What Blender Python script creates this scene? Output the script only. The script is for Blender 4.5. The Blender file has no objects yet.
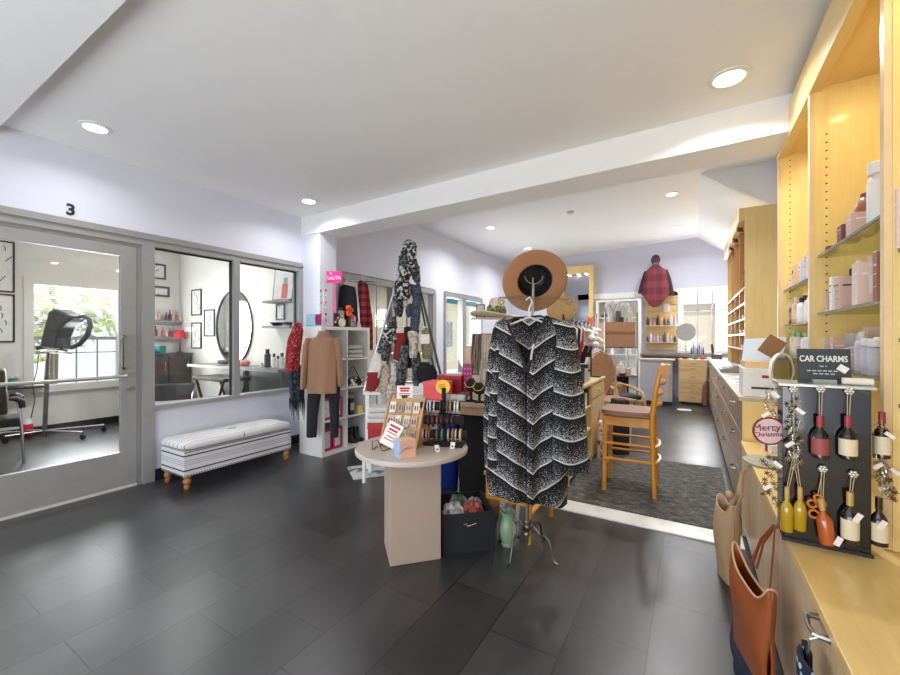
import bpy, bmesh, math, random
from mathutils import Vector, Matrix
from math import sin, cos, pi, radians
random.seed(7)
SC = bpy.context.scene
COL = SC.collection

# ---------------------------------------------------------------- camera, sky, exposure, large lights
FPX, CXP, HYP, CAMZ = 400.0, 450.0, 338.5, 1.4
YAW = math.atan(242 / 400.0)
cd = bpy.data.cameras.new('camera'); cam = bpy.data.objects.new('camera', cd); COL.objects.link(cam)
cd.sensor_width = 36; cd.lens = 36 * FPX / 900; cd.shift_y = 1 / 900.0; cd.clip_start = .02; cd.clip_end = 200
cam.location = (0, 0, CAMZ); cam.rotation_euler = (pi / 2, 0, YAW)
SC.camera = cam
w = bpy.data.worlds.new('world'); SC.world = w; w.use_nodes = True
bg = w.node_tree.nodes['Background']; bg.inputs[0].default_value = (.90, .95, 1, 1); bg.inputs[1].default_value = 1.2
SC.view_settings.view_transform = 'Standard'; SC.view_settings.look = 'None'
SC.view_settings.gamma = 1; SC.view_settings.use_curve_mapping = False
SC.view_settings.exposure = 0.2
SC.cycles.use_denoising = True
SC.cycles.max_bounces = 10; SC.cycles.diffuse_bounces = 6; SC.cycles.transparent_max_bounces = 24

XLW = -4.54
def area(name, loc, rot, sx, sy, power, color=(1, 1, 1), shape='RECTANGLE', spread=pi):
    l = bpy.data.lights.new(name, 'AREA'); l.shape = shape; l.size = sx
    if shape == 'RECTANGLE': l.size_y = sy
    l.energy = power; l.color = color; l.spread = spread
    o = bpy.data.objects.new(name, l); o.location = loc; o.rotation_euler = rot; COL.objects.link(o); return o
# daylight entering through the back window, the side storefront and the treatment room window
area('front_uplight', (-1.5, -2.4, .9), (pi / 2 + .75, 0, 0), 4.6, 1.7, 112, (.93, .965, 1))  # unseen upward lamp added behind the camera to brighten the front ceiling
area('back_window_daylight', (.25, 10.93, 1.85), (-pi / 2 - .35, 0, 0), .9, 1.3, 50, (.96, .975, 1))
area('side_storefront_daylight', (XLW - .3, 8.15, 1.4), (0, -pi / 2 - .45, 0), 1.5, 1.6, 80, (.97, .98, 1))
area('treatment_window_daylight', (-8.26, 2.36, 1.5), (0, -pi / 2 - .2, 0), 1.5, 1.0, 85, (.96, .98, 1))

sl = bpy.data.lights.new('sun', 'SUN'); sl.energy = 2.6; sl.angle = .01; so = bpy.data.objects.new('sun', sl); COL.objects.link(so); so.rotation_euler = (radians(30), 0, 0)
# ---------------------------------------------------------------- helpers
D0 = Vector((-sin(YAW), cos(YAW), 0)); R0 = Vector((cos(YAW), sin(YAW), 0)); UP = Vector((0, 0, 1)); EYE = Vector((0, 0, CAMZ))
def ray(u, v): return D0 + R0 * ((u - CXP) / FPX) + UP * ((HYP - v) / FPX)
def pX(u, v, x): q = ray(u, v); return EYE + q * (x / q.x)
def pY(u, v, y): q = ray(u, v); return EYE + q * (y / q.y)
def pZ(u, v, z): q = ray(u, v); return EYE + q * ((z - CAMZ) / q.z)
def pD(u, v, d): return EYE + ray(u, v) * d
def lin(c): return tuple(((x / 255) / 12.92 if x / 255 <= .04045 else ((x / 255 + .055) / 1.055) ** 2.4) for x in c)

class NT:
    def __init__(s, name):
        s.m = bpy.data.materials.new(name); s.m.use_nodes = True; s.t = s.m.node_tree; s.n = s.t.nodes; s.p = s.n['Principled BSDF']
        s.tc = s.n.new('ShaderNodeTexCoord')
    def new(s, typ, **kw):
        x = s.n.new(typ)
        for k, v in kw.items(): setattr(x, k, v)
        return x
    def link(s, a, b): s.t.links.new(a, b)
    def obj(s, scale=(1, 1, 1), rot=(0, 0, 0), loc=(0, 0, 0)):
        mp = s.new('ShaderNodeMapping'); mp.inputs['Scale'].default_value = scale; mp.inputs['Rotation'].default_value = rot; mp.inputs['Location'].default_value = loc
        s.link(s.tc.outputs['Object'], mp.inputs[0]); return mp.outputs[0]
    def noise(s, vec, scale, detail=3, rough=.5):
        n = s.new('ShaderNodeTexNoise'); n.inputs['Scale'].default_value = scale; n.inputs['Detail'].default_value = detail; n.inputs['Roughness'].default_value = rough
        s.link(vec, n.inputs['Vector']); return n.outputs['Fac']
    def ramp(s, fac, stops, interp='LINEAR'):
        r = s.new('ShaderNodeValToRGB'); r.color_ramp.interpolation = interp; e = r.color_ramp.elements
        while len(e) > len(stops): e.remove(e[-1])
        while len(e) < len(stops): e.new(.5)
        for i, (p, c) in enumerate(stops):
            e[i].position = p; e[i].color = (*lin(c), 1) if len(c) == 3 else c
        s.link(fac, r.inputs[0]); return r.outputs[0]
    def math(s, op, a, b=None):
        m = s.new('ShaderNodeMath', operation=op)
        for i, x in enumerate((a, b)):
            if x is None: continue
            if isinstance(x, (int, float)): m.inputs[i].default_value = x
            else: s.link(x, m.inputs[i])
        return m.outputs[0]
    def mix(s, fac, a, b, blend='MIX'):
        m = s.new('ShaderNodeMix', data_type='RGBA', blend_type=blend)
        for i, x in ((0, fac), (6, a), (7, b)):
            if isinstance(x, (int, float)): m.inputs[i].default_value = x
            elif isinstance(x, tuple): m.inputs[i].default_value = (*lin(x), 1)
            else: s.link(x, m.inputs[i])
        return m.outputs[2]
    def sep(s, vec=None):
        x = s.new('ShaderNodeSeparateXYZ'); s.link(vec or s.tc.outputs['Object'], x.inputs[0]); return x.outputs
    def fin(s, col=None, rough=.5, metal=0., bump=None, bs=.2, coat=0., spec=None):
        p = s.p
        if col is not None:
            if isinstance(col, tuple): p.inputs['Base Color'].default_value = (*lin(col), 1)
            else: s.link(col, p.inputs['Base Color'])
        p.inputs['Roughness'].default_value = rough; p.inputs['Metallic'].default_value = metal; p.inputs['Coat Weight'].default_value = coat
        if spec is not None: p.inputs['Specular IOR Level'].default_value = spec
        if bump is not None:
            b = s.new('ShaderNodeBump'); b.inputs['Strength'].default_value = bs; b.inputs['Distance'].default_value = .01
            s.link(bump, b.inputs['Height']); s.link(b.outputs[0], p.inputs['Normal'])
        return s.m
_M = {}
def M(col, rough=.5, metal=0., var=.06, scale=14., bump=0., coat=0., name=None):
    key = (col, rough, metal, var, scale, bump, coat)
    if key in _M: return _M[key]
    t = NT(name or 'paint_%d_%d_%d' % col)
    f = t.noise(t.obj(), scale, 3)
    a = tuple(max(0, c * (1 - var)) for c in col); b = tuple(min(255, c * (1 + var)) for c in col)
    _M[key] = t.fin(t.mix(f, a, b), rough, metal, f if bump else None, bump, coat); return _M[key]
def wood(name, c1, c2, axis=2, rough=.4, sc=3., coat=.1):
    t = NT(name); s = [sc * 5] * 3; s[axis] = sc * .6
    f = t.noise(t.obj(tuple(s)), 1.0, 5, .6); s2 = [sc * 30] * 3; s2[axis] = sc
    g = t.noise(t.obj(tuple(s2)), 1.0, 2); h = t.math('ADD', t.math('MULTIPLY', f, .75), t.math('MULTIPLY', g, .25))
    return t.fin(t.ramp(h, [(.3, c1), (.7, c2)]), rough, coat=coat, bump=g, bs=.03)
def stripes(name, axis, period, stops, rough=.8, offs=0., extra=0.):
    t = NT(name); v = t.sep()[axis]; f = t.math('FRACT', t.math('ADD', t.math('DIVIDE', v, period), offs + 10))
    n = t.noise(t.obj(), 160, 2)
    return t.fin(t.mix(.12, t.ramp(f, stops, 'CONSTANT'), n, 'OVERLAY'), rough, bump=n, bs=.15)
def speck(name, c1, c2, scale, lo=.45, hi=.55, rough=.9, c3=None):
    t = NT(name); n = t.noise(t.obj(), scale, 2); st = [(lo, c1), (hi, c2)]
    if c3: st.append((min(1, hi + .1), c3))
    return t.fin(t.ramp(n, st), rough, bump=n, bs=.4)
def plaid(name, a, b, c, period, rough=.9):
    t = NT(name); s = t.sep()
    fx = t.math('GREATER_THAN', t.math('FRACT', t.math('ADD', t.math('DIVIDE', t.math('ADD', s[0], s[1]), period), 20)), .5)
    fz = t.math('GREATER_THAN', t.math('FRACT', t.math('ADD', t.math('DIVIDE', s[2], period), 20)), .5)
    k = t.math('MULTIPLY', t.math('ADD', fx, fz), .5); n = t.noise(t.obj(), 90, 2)
    return t.fin(t.ramp(k, [(0, a), (.25, b), (.75, c)], 'CONSTANT'), rough, bump=n, bs=.2)
def clear(name, tint=(1, 1, 1), refl=.08, edge=.35):
    m = bpy.data.materials.new(name); m.use_nodes = True; t = m.node_tree; t.nodes.clear()
    o = t.nodes.new('ShaderNodeOutputMaterial'); a = t.nodes.new('ShaderNodeBsdfTransparent'); g = t.nodes.new('ShaderNodeBsdfGlossy'); x = t.nodes.new('ShaderNodeMixShader')
    lw = t.nodes.new('ShaderNodeLayerWeight'); lw.inputs[0].default_value = .25; mr = t.nodes.new('ShaderNodeMapRange'); mr.inputs[3].default_value = refl; mr.inputs[4].default_value = edge
    a.inputs[0].default_value = (*tint, 1); g.inputs['Roughness'].default_value = .02
    t.links.new(lw.outputs['Facing'], mr.inputs[0]); t.links.new(mr.outputs[0], x.inputs[0]); t.links.new(a.outputs[0], x.inputs[1]); t.links.new(g.outputs[0], x.inputs[2]); t.links.new(x.outputs[0], o.inputs[0])
    return m
def glow(name, col, strength):
    m = bpy.data.materials.new(name); m.use_nodes = True; p = m.node_tree.nodes['Principled BSDF']
    p.inputs['Base Color'].default_value = (*col, 1); p.inputs['Emission Color'].default_value = (*col, 1); p.inputs['Emission Strength'].default_value = strength; return m

class G:
    def __init__(s): s.v = []; s.f = []
    def add(s, vs, fs):
        k = len(s.v); s.v += [tuple(v) for v in vs]; s.f += [tuple(i + k for i in f) for f in fs]; return s
    def box(s, x0, x1, y0, y1, z0, z1, mat=None):
        vs = [Vector((x, y, z)) for x in (x0, x1) for y in (y0, y1) for z in (z0, z1)]
        if mat: vs = [mat @ v for v in vs]
        return s.add(vs, [(0, 1, 3, 2), (4, 6, 7, 5), (0, 4, 5, 1), (2, 3, 7, 6), (0, 2, 6, 4), (1, 5, 7, 3)])
    def hexa(s, p): return s.add(p, [(0, 3, 2, 1), (4, 5, 6, 7), (0, 1, 5, 4), (1, 2, 6, 5), (2, 3, 7, 6), (3, 0, 4, 7)])
    def tube(s, pts, r, n=8, closed=False, flat=None):
        pts = [Vector(p) for p in pts]; N = len(pts); rs = r if isinstance(r, (list, tuple)) else [r] * N
        rings = []; prev = None
        for i, p in enumerate(pts):
            if closed: t = pts[(i + 1) % N] - pts[i - 1]
            else: t = pts[min(i + 1, N - 1)] - pts[max(i - 1, 0)]
            t = t.normalized() if t.length > 1e-9 else Vector((0, 0, 1))
            a = prev if prev is not None else (Vector((0, 0, 1)) if abs(t.z) < .95 else Vector((1, 0, 0)))
            u = (a - t * a.dot(t)); u = u.normalized() if u.length > 1e-6 else t.orthogonal().normalized(); prev = u; q = t.cross(u)
            k = flat or 1.0
            rings.append([p + (u * cos(2 * pi * j / n) + q * (sin(2 * pi * j / n) * k)) * rs[i] for j in range(n)])
        vs = [v for R in rings for v in R]; fs = []
        for i in range(N if closed else N - 1):
            b = ((i + 1) % N) * n
            for j in range(n): fs.append((i * n + j, i * n + (j + 1) % n, b + (j + 1) % n, b + j))
        if not closed: fs += [tuple(range(n))[::-1], tuple((N - 1) * n + j for j in range(n))]
        return s.add(vs, fs)
    def lathe(s, prof, at=(0, 0, 0), n=20, mat=None, sx=1., sy=1., caps=True):
        vs = []; fs = []; at = Vector(at)
        for r, z in prof:
            for j in range(n):
                v = Vector((r * cos(2 * pi * j / n) * sx, r * sin(2 * pi * j / n) * sy, z))
                vs.append((mat @ v if mat else v) + at)
        N = len(prof)
        for i in range(N - 1):
            for j in range(n): fs.append((i * n + j, i * n + (j + 1) % n, (i + 1) * n + (j + 1) % n, (i + 1) * n + j))
        if caps and prof[0][0] > 1e-4: fs.append(tuple(range(n))[::-1])
        if caps and prof[-1][0] > 1e-4: fs.append(tuple((N - 1) * n + j for j in range(n)))
        return s.add(vs, fs)
    def prism(s, poly, h0, h1, plane='xy', mat=None):
        def P(a, b, h): v = Vector((a, b, h) if plane == 'xy' else (a, h, b) if plane == 'xz' else (h, a, b)); return mat @ v if mat else v
        n = len(poly); vs = [P(a, b, h0) for a, b in poly] + [P(a, b, h1) for a, b in poly]
        return s.add(vs, [tuple(range(n))[::-1], tuple(range(n, 2 * n))] + [(i, (i + 1) % n, n + (i + 1) % n, n + i) for i in range(n)])
    def grid(s, fn, nu, nv):
        vs = [fn(i / nu, j / nv) for i in range(nu + 1) for j in range(nv + 1)]
        return s.add(vs, [(i * (nv + 1) + j, (i + 1) * (nv + 1) + j, (i + 1) * (nv + 1) + j + 1, i * (nv + 1) + j + 1) for i in range(nu) for j in range(nv)])
    def ball(s, c, r, n=12, sx=1, sy=1, sz=1):
        m = max(5, n // 2); pr = [(r * sin(pi * i / m) + 1e-5, -r * cos(pi * i / m) * sz) for i in range(m + 1)]
        return s.lathe(pr, c, n, None, sx, sy)
    def build(s, name, mat, parent=None, smooth=None, bevel=0, solid=0, sub=0, loc=None, rz=0):
        me = bpy.data.meshes.new(name); me.from_pydata(s.v, [], s.f)
        bm = bmesh.new(); bm.from_mesh(me); bmesh.ops.remove_doubles(bm, verts=bm.verts, dist=1e-6); bmesh.ops.recalc_face_normals(bm, faces=bm.faces); bm.to_mesh(me); bm.free()
        me.materials.append(mat); o = bpy.data.objects.new(name, me); COL.objects.link(o)
        if parent: o.parent = parent
        if loc is not None: o.location = loc
        if rz: o.rotation_euler = (0, 0, rz)
        if solid: d = o.modifiers.new('solid', 'SOLIDIFY'); d.thickness = solid; d.offset = 0
        if bevel: b = o.modifiers.new('bevel', 'BEVEL'); b.width = bevel; b.segments = 2; b.limit_method = 'ANGLE'
        if sub: b = o.modifiers.new('sub', 'SUBSURF'); b.levels = b.render_levels = sub
        sm = (len(s.f) > 40) if smooth is None else smooth
        if sm:
            for p in me.polygons: p.use_smooth = True
            try: me.set_sharp_from_angle(angle=radians(42))
            except Exception: pass
        return o
def text(s, size, mat, parent=None, name='lettering', loc=(0, 0, 0), rot=(0, 0, 0), depth=.002, align='CENTER', sx=1., bold=0.):
    c = bpy.data.curves.new(name, 'FONT'); c.body = s; c.size = size; c.extrude = depth; c.align_x = align; c.align_y = 'CENTER'; c.offset = bold
    t = bpy.data.objects.new('tmp', c); COL.objects.link(t); bpy.context.view_layer.update()
    me = bpy.data.meshes.new_from_object(t.evaluated_get(bpy.context.evaluated_depsgraph_get())); bpy.data.objects.remove(t); bpy.data.curves.remove(c)
    me.materials.clear(); me.materials.append(mat); me.name = name; o = bpy.data.objects.new(name, me); COL.objects.link(o)
    o.parent = parent; o.location = loc; o.rotation_euler = rot; o.scale = (sx, 1, 1); return o
def tag(o, label, cat, group=None):
    o['label'] = label; o['category'] = cat
    if group: o['group'] = group
    return o
def thing(name, label, cat, loc=(0, 0, 0), rz=0, group=None):
    o = bpy.data.objects.new(name, None); COL.objects.link(o); o.location = loc; o.rotation_euler = (0, 0, rz); o.empty_display_size = .05
    return tag(o, label, cat, group)
def struct(o): o['kind'] = 'structure'; return o
def tree_of(o): return [x for x in bpy.data.objects if x.parent == o]
def dup(root, label=None, loc=None, rz=None):
    def cp(o, par):
        c = o.copy(); COL.objects.link(c); c.parent = par
        for ch in o.children: cp(ch, c)
        return c
    r = cp(root, None)
    if label: r['label'] = label
    if loc is not None: r.location = loc
    if rz is not None: r.rotation_euler = (0, 0, rz)
    return r
ORD = ['first', 'second', 'third', 'fourth', 'fifth', 'sixth', 'seventh', 'eighth', 'ninth', 'tenth', 'eleventh', 'twelfth', 'thirteenth', 'fourteenth', 'fifteenth', 'sixteenth']
def arc(c, r, a0, a1, n, ax='xz', ry=None):
    c = Vector(c); o = []
    for i in range(n + 1):
        a = a0 + (a1 - a0) * i / n; p, q = r * cos(a), (ry or r) * sin(a)
        o.append(c + (Vector((p, 0, q)) if ax == 'xz' else Vector((p, q, 0)) if ax == 'xy' else Vector((0, p, q))))
    return o

# ---------------------------------------------------------------- materials
WHITE = M((238, 238, 237), .85, name='ceiling_white', var=.01)
LILAC = M((217, 219, 231), .8, name='wall_lilac', var=.012)
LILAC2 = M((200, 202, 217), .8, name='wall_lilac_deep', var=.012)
CREAM = M((226, 223, 216), .8, name='wall_offwhite', var=.012)
ALU = M((158, 158, 157), .45, .25, .03, name='aluminium')
ALUD = M((150, 150, 150), .4, .4, .03, name='aluminium_shadow_gap')
BLACK = M((26, 26, 28), .5, name='black_plastic')
BLKW = M((30, 31, 36), .85, bump=.2, scale=60, name='black_cloth')
BASEB = M((34, 31, 30), .45, name='black_rubber_base')
CHROME = M((205, 205, 208), .15, 1., .02, name='chrome')
STEEL = M((150, 148, 146), .3, .9, .05, name='brushed_steel')
WHT = M((236, 235, 232), .5, name='white_laminate', var=.015)
GLASS = clear('window_glass', (.97, .985, .98), .03, .3)
SHELFGLASS = clear('shelf_glass', (.86, .93, .88), .10, .6)
MAPLE = wood('maple_veneer', (226, 194, 122), (240, 212, 146), 2, .38)
MAPLEH = wood('maple_veneer_level', (222, 186, 114), (238, 206, 140), 1, .3, coat=.3)
LAMH = wood('oak_laminate', (194, 166, 128), (218, 192, 154), 2, .4)
def floor_mat():
    t = NT('charcoal_plank_tile'); s = t.sep(); c = t.new('ShaderNodeCombineXYZ'); t.link(s[1], c.inputs[0]); t.link(t.math('ADD', s[0], 40 * .331 + .171), c.inputs[1])
    b = t.new('ShaderNodeTexBrick'); b.offset = .36; b.offset_frequency = 2; b.inputs['Scale'].default_value = 1; b.inputs['Mortar Size'].default_value = .004; b.inputs['Mortar Smooth'].default_value = .1
    b.inputs['Brick Width'].default_value = .66; b.inputs['Row Height'].default_value = .331; b.inputs['Bias'].default_value = 0
    b.inputs['Color1'].default_value = (*lin((37, 37, 39)), 1); b.inputs['Color2'].default_value = (*lin((57, 57, 59)), 1); b.inputs['Mortar'].default_value = (*lin((15, 15, 15)), 1)
    t.link(c.outputs[0], b.inputs['Vector'])
    n = t.noise(t.obj((40, 2.2, 1)), 1, 5, .7); n2 = t.noise(t.obj((3, 3, 1)), 1, 4)
    col = t.mix(.35, b.outputs['Color'], n, 'OVERLAY'); col = t.mix(.3, col, n2, 'OVERLAY')
    m = t.fin(col, .36, bump=t.math('SUBTRACT', t.math('MULTIPLY', n, .2), b.outputs['Fac']), bs=.12, spec=.85)
    r = t.new('ShaderNodeMapRange'); r.inputs[3].default_value = .24; r.inputs[4].default_value = .42; t.link(n2, r.inputs[0]); t.link(r.outputs[0], t.p.inputs['Roughness'])
    return m
FLOOR = floor_mat()

# ---------------------------------------------------------------- setting
XL, XR, XB, YB, CH = -4.54, .95, -8.29, 10.9, 3.04
def S(name, g, m, parent=None, **k):
    o = g.build(name, m, parent, **k)
    return o if parent else struct(o)
S('floor', G().box(-8.6, 1.2, -2.6, 11.2, -.1, 0), FLOOR)
S('ceiling', G().box(XL - .1, 1.05, -2.6, 3.9, CH, CH + .12), WHITE)
# vaulted ceiling of the rear room: rises from the beam, then a gentle pitch with a ridge and a steep right flank
vz = lambda x: 3.58 + (x + 4.54) / 4.64 * .16
vc = G()
xa, xr, yr = XL - .1, .10, 6.7
def quad(g, pts, th=.08): g.hexa([Vector(p) for p in pts] + [Vector(p) + Vector((0, 0, th)) for p in pts])
quad(vc, [(xa, 3.84, 2.88), (1.05, 3.84, 2.88), (1.05, 6.0, 3.74), (xa, 6.0, vz(xa))])
quad(vc, [(xa, 6.0, vz(xa)), (xr, 6.0, 3.74), (xr, 11, 3.74), (xa, 11, vz(xa))])
quad(vc, [(xr, 6.0, 3.74), (1.05, 6.0, 3.74), (1.05, yr, 3.74), (xr, yr, 3.74)])
quad(vc, [(xr, yr, 3.74), (1.05, yr, 3.05), (1.05, 11, 3.05), (xr, 11, 3.74)])
vc.prism([(xr, 3.74), (1.05, 3.05), (1.05, 3.74)], yr - .02, yr + .04, 'xz')
S('ceiling_rear', vc, WHITE)
bm_ = G(); q_ = [(XL, 3.60), (XR, 3.46), (XR, 3.86), (XL, 3.96)]; bm_.hexa([(x, y, 2.79) for x, y in q_] + [(x, y, 3.10) for x, y in q_])
S('beam_middle', bm_, WHITE)
S('beam_front', G().box(XL, XR, .46, .80, 2.95, 3.05), WHITE)
lw = G().box(XL - .12, XL, -2.6, 3.9, 2.42, CH + .1).box(XL - .12, XL, 3.9, 11, 2.42, 3.7)
lw.box(XL - .1, XL, 1.84, 3.62, .0, .70).box(XL - .12, XL, 3.62, 4.30, 0, 2.42).box(XL - .1, XL, 4.30, 6.88, 0, .62)
lw.box(XL - .12, XL, 6.88, 7.26, 0, 2.42).box(XL - .1, XL, 7.26, 9.0, 0, .62).box(XL - .12, XL, 9.0, 11, 0, 2.42)
S('wall_left', lw, LILAC)
S('column_left', G().box(XL, -4.18, 3.61, 3.89, 0, 2.80), LILAC)
S('wall_rear', G().box(XL - .1, -.24, YB, YB + .12, 0, 3.75).box(-.24, .75, YB, YB + .12, 0, 1.1).box(.75, 1.05, YB, YB + .12, 0, 3.75).box(-.24, .75, YB, YB + .12, 2.48, 3.8), LILAC2)
S('wall_right', G().box(XR, XR + .1, -2.6, 11.0, 0, 3.75), LILAC)
S('baseboard_left', G().box(XL, XL + .012, 1.84, 3.6, 0, .11).box(XL, XL + .012, 4.3, 10.9, 0, .11), BASEB)
# treatment room beyond the storefront
wt = G().box(XB - .12, XB, -.9, 1.84, 0, 3.1).box(XB - .12, XB, 2.88, 3.95, 0, 3.1).box(XB - .12, XB, 1.84, 2.88, 0, .70).box(XB - .12, XB, 1.84, 2.88, 2.22, 3.1)
S('wall_treatment_far', wt, CREAM)
S('wall_treatment_side', G().box(XB, XL - .12, 3.83, 3.93, 0, 3.0), CREAM)
S('wall_treatment_near', G().box(XB, XL - .12, -.95, -.85, 0, 3.0), CREAM)
S('ceiling_treatment', G().box(XB - .1, XL - .12, -.95, 7.2, 3.0, 3.1), WHITE)
S('baseboard_treatment', G().box(XB, XB + .015, -.85, 3.83, 0, .10).box(XB, -4.7, 3.815, 3.83, 0, .1), BASEB)
S('wall_second_suite', G().box(-7.0, -6.9, 3.93, 7.2, 0, 3.0).box(-7, -4.66, 7.1, 7.2, 0, 3.0), M((226, 217, 198), .8, name='suite_cream'))
# window of the treatment room
wn = struct(G().box(XB - .01, XB + .03, 1.76, 1.86, .70, 2.20).box(XB - .01, XB + .03, 2.86, 2.96, .70, 2.20).box(XB - .01, XB + .03, 1.76, 2.96, 2.20, 2.30).box(XB - .01, XB + .06, 1.74, 2.98, .60, .70).build('window_1', CREAM))
g = G().box(XB - .08, XB - .04, 1.84, 2.88, 1.38, 1.43)
for i in range(1, 4): g.box(XB - .075, XB - .05, 1.84 + i * .26 - .008, 1.84 + i * .26 + .008, .7, 1.4)
g.box(XB - .075, XB - .05, 1.84, 2.88, 1.17, 1.185); g.build('window_muntins', M((160, 160, 158), .5), wn)
G().box(XB - .066, XB - .06, 1.84, 2.88, .7, 2.22).build('pane', GLASS, wn)
g = G()
for i in range(26): g.box(XB - .045, XB - .02, 1.86, 2.86, 1.44 + i * .03, 1.443 + i * .03)
g.build('blind', WHT, wn)

# storefront partition: frames, windows, glass door
sf = G()
for z0, z1, p in ((2.30, 2.36, .05), (2.36, 2.385, .07), (2.385, 2.42, .05)): sf.box(XL - .1, XL + p - .03, -1.4, 3.62, z0, z1)
sf.box(XL - .1, XL + .03, 1.76, 1.86, 0, 2.31)
sf.box(XL - .1, XL + .03, 3.54, 3.62, .70, 2.31)
sf.box(XL - .1, XL + .03, -1.4, .2, 0, 2.31)
S('trim_1', sf, ALU)
w2 = struct(G().box(XL - .09, XL + .02, 2.66, 2.73, .74, 2.30).box(XL - .1, XL + .05, 1.84, 3.56, .70, .745).build('window_2', ALU))
G().box(XL - .05, XL - .044, 1.86, 2.66, .745, 2.30).build('pane', GLASS, w2)
G().box(XL - .05, XL - .044, 2.73, 3.54, .745, 2.30).build('pane', GLASS, w2)
G().box(XL - .06, XL - .03, 2.645, 2.66, .745, 2.3).box(XL - .06, XL - .03, 3.525, 3.54, .745, 2.3).box(XL - .06, XL - .03, 1.86, 3.54, 2.285, 2.3).build('gasket', BLACK, w2)
dr = struct(G().box(XL - .05, XL, .2, .30, .02, 2.27).box(XL - .05, XL, 1.60, 1.72, .02, 2.27).box(XL - .05, XL, .30, 1.60, 2.17, 2.27).box(XL - .05, XL, .30, 1.60, .02, .34).build('door_1', ALU))
G().box(XL - .028, XL - .022, .30, 1.60, .34, 2.17).build('pane', GLASS, dr)
G().box(XL - .055, XL + .004, 1.722, 1.762, .0, 2.27).box(XL - .055, XL + .004, .2, 1.76, 2.272, 2.30).build('door_gap', ALUD, dr)
G().box(XL - .04, XL + .006, .2, 1.72, .0, .022).build('sweep', M((200, 200, 196), .4), dr)
G().tube([(XL + .002, 1.63, 1.06), (XL + .06, 1.62, 1.055), (XL + .07, 1.5, 1.05), (XL + .07, .3, 1.05), (XL + .002, .26, 1.05)], .016, 10).build('push_bar', M((200, 196, 186), .3, .6), dr)
G().tube([(XL - .002, 1.62, 1.42), (XL + .07, 1.6, 1.42), (XL + .08, 1.58, 1.40), (XL + .08, 1.58, 1.14), (XL + .07, 1.6, 1.12), (XL - .002, 1.62, 1.12)], .014, 10).build('door_handle', M((120, 118, 114), .3, .7), dr)
G().lathe([(.022, 0), (.022, .02), (.001, .021)], (0, 0, 0), 14, Matrix.Translation((XL, 1.66, .93)) @ Matrix.Rotation(pi / 2, 4, 'Y')).build('lock', M((170, 168, 160), .3, .7), dr)
n3 = G().box(-.001, .001, -.001, .001, -.001, .001)
t = thing('door_number', 'black numeral three on the lilac wall above the glass door', 'door number', (XL + .001, 1.245, 2.495), 0)
text('3', .13, BLACK, t, 'numeral', (0.002, 0, 0), (pi / 2, 0, pi / 2), .003, bold=.004)
# further storefronts along the left wall
sf = G().box(XL - .1, XL + .025, 4.28, 6.9, 2.30, 2.40).box(XL - .1, XL + .025, 6.80, 6.92, .6, 2.32).box(XL - .1, XL + .025, 4.28, 4.36, .6, 2.32).box(XL - .1, XL + .025, 5.5, 5.58, .6, 2.32).box(XL - .1, XL + .05, 4.28, 6.9, .58, .64)
S('trim_2', sf, ALU)
w3 = struct(G().box(XL - .1, XL + .025, 7.24, 9.05, 2.30, 2.40).box(XL - .1, XL + .025, 7.24, 7.32, .6, 2.32).box(XL - .1, XL + .025, 8.02, 8.2, .6, 2.32).box(XL - .1, XL + .025, 8.97, 9.05, .6, 2.32).build('window_3', ALU))
G().box(XL - .05, XL - .044, 7.32, 8.97, .62, 2.3).build('pane', GLASS, w3)
w4 = struct(G().box(XL - .06, XL - .03, 6.0, 6.03, .64, 2.3).build('window_4', ALU)); G().box(XL - .05, XL - .044, 4.36, 6.8, .64, 2.3).build('pane', GLASS, w4)
# rear window
wr = struct(G().box(-.30, -.18, YB - .03, YB + .03, 1.12, 2.48).box(.70, .80, YB - .03, YB + .03, 1.12, 2.48).box(-.30, .80, YB - .03, YB + .03, 2.48, 2.58).box(-.3, .8, YB - .05, YB + .03, 1.06, 1.12).build('window_5', WHT))
g = G()
for i in (1, 2): g.box(-.18 + i * .29 - .014, -.18 + i * .29 + .014, YB - .015, YB + .015, 1.1, 2.5)
g.box(-.2, .72, YB - .015, YB + .015, 2.03, 2.06); g.build('window_muntins', M((170, 172, 172), .5), wr)
G().box(-.2, .72, YB + .02, YB + .026, 1.1, 2.5).build('pane', GLASS, wr)
S('trim_3', G().box(-2.6, -.3, YB - .03, YB, 2.42, 2.56).box(.8, .95, YB - .03, YB, 2.42, 2.56), WHT)
# marble threshold and dark mat
S('trim_4', G().box(-1.15, .30, 3.27, 3.48, -.01, .008), speck('marble_threshold', (236, 236, 234), (214, 214, 212), 7, .4, .7, .35))

# recessed ceiling lights
def downlight(label, x, y, z, power=14, r=.075, color=(.985, .985, 1), tilt=0, spread=2.6):
    t = thing('recessed_ceiling_light', label, 'ceiling light', (x, y, z), 0, 'recessed ceiling lights')
    t.rotation_euler = (0, tilt, 0)
    G().lathe([(r, 0), (r * 1.35, -.001), (r * 1.35, -.008), (r, -.012), (r * .98, -.004)], (0, 0, 0), 24, caps=False).build('trim_ring', WHT, t)
    G().lathe([(r, -.003), (r, -.006), (.001, -.0065)], (0, 0, 0), 24).build('lamp_lens', glow('lamp_lens', (1, .97, .92), 9), t)
    l = area('downlight', (0, 0, -.02), (0, 0, 0), r * 2, 0, power, color, 'DISK', spread); l.parent = t
downlight('bright recessed light in the front ceiling nearest the shelving on the right', .199, 3.055, CH, 12, .085)
downlight('recessed light in the front ceiling above the glass door', -3.96, 1.23, CH, 5)
downlight('recessed light in the front ceiling close to the left end of the beam', -3.908, 3.211, CH, 8)
downlight('recessed light in the rear ceiling, leftmost and highest of the left pair', -3.44, 7.25, vz(-3.44), 34)
downlight('recessed light in the rear ceiling just above the tan felt hat', -3.45, 9.4, vz(-3.45), 30)
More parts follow.
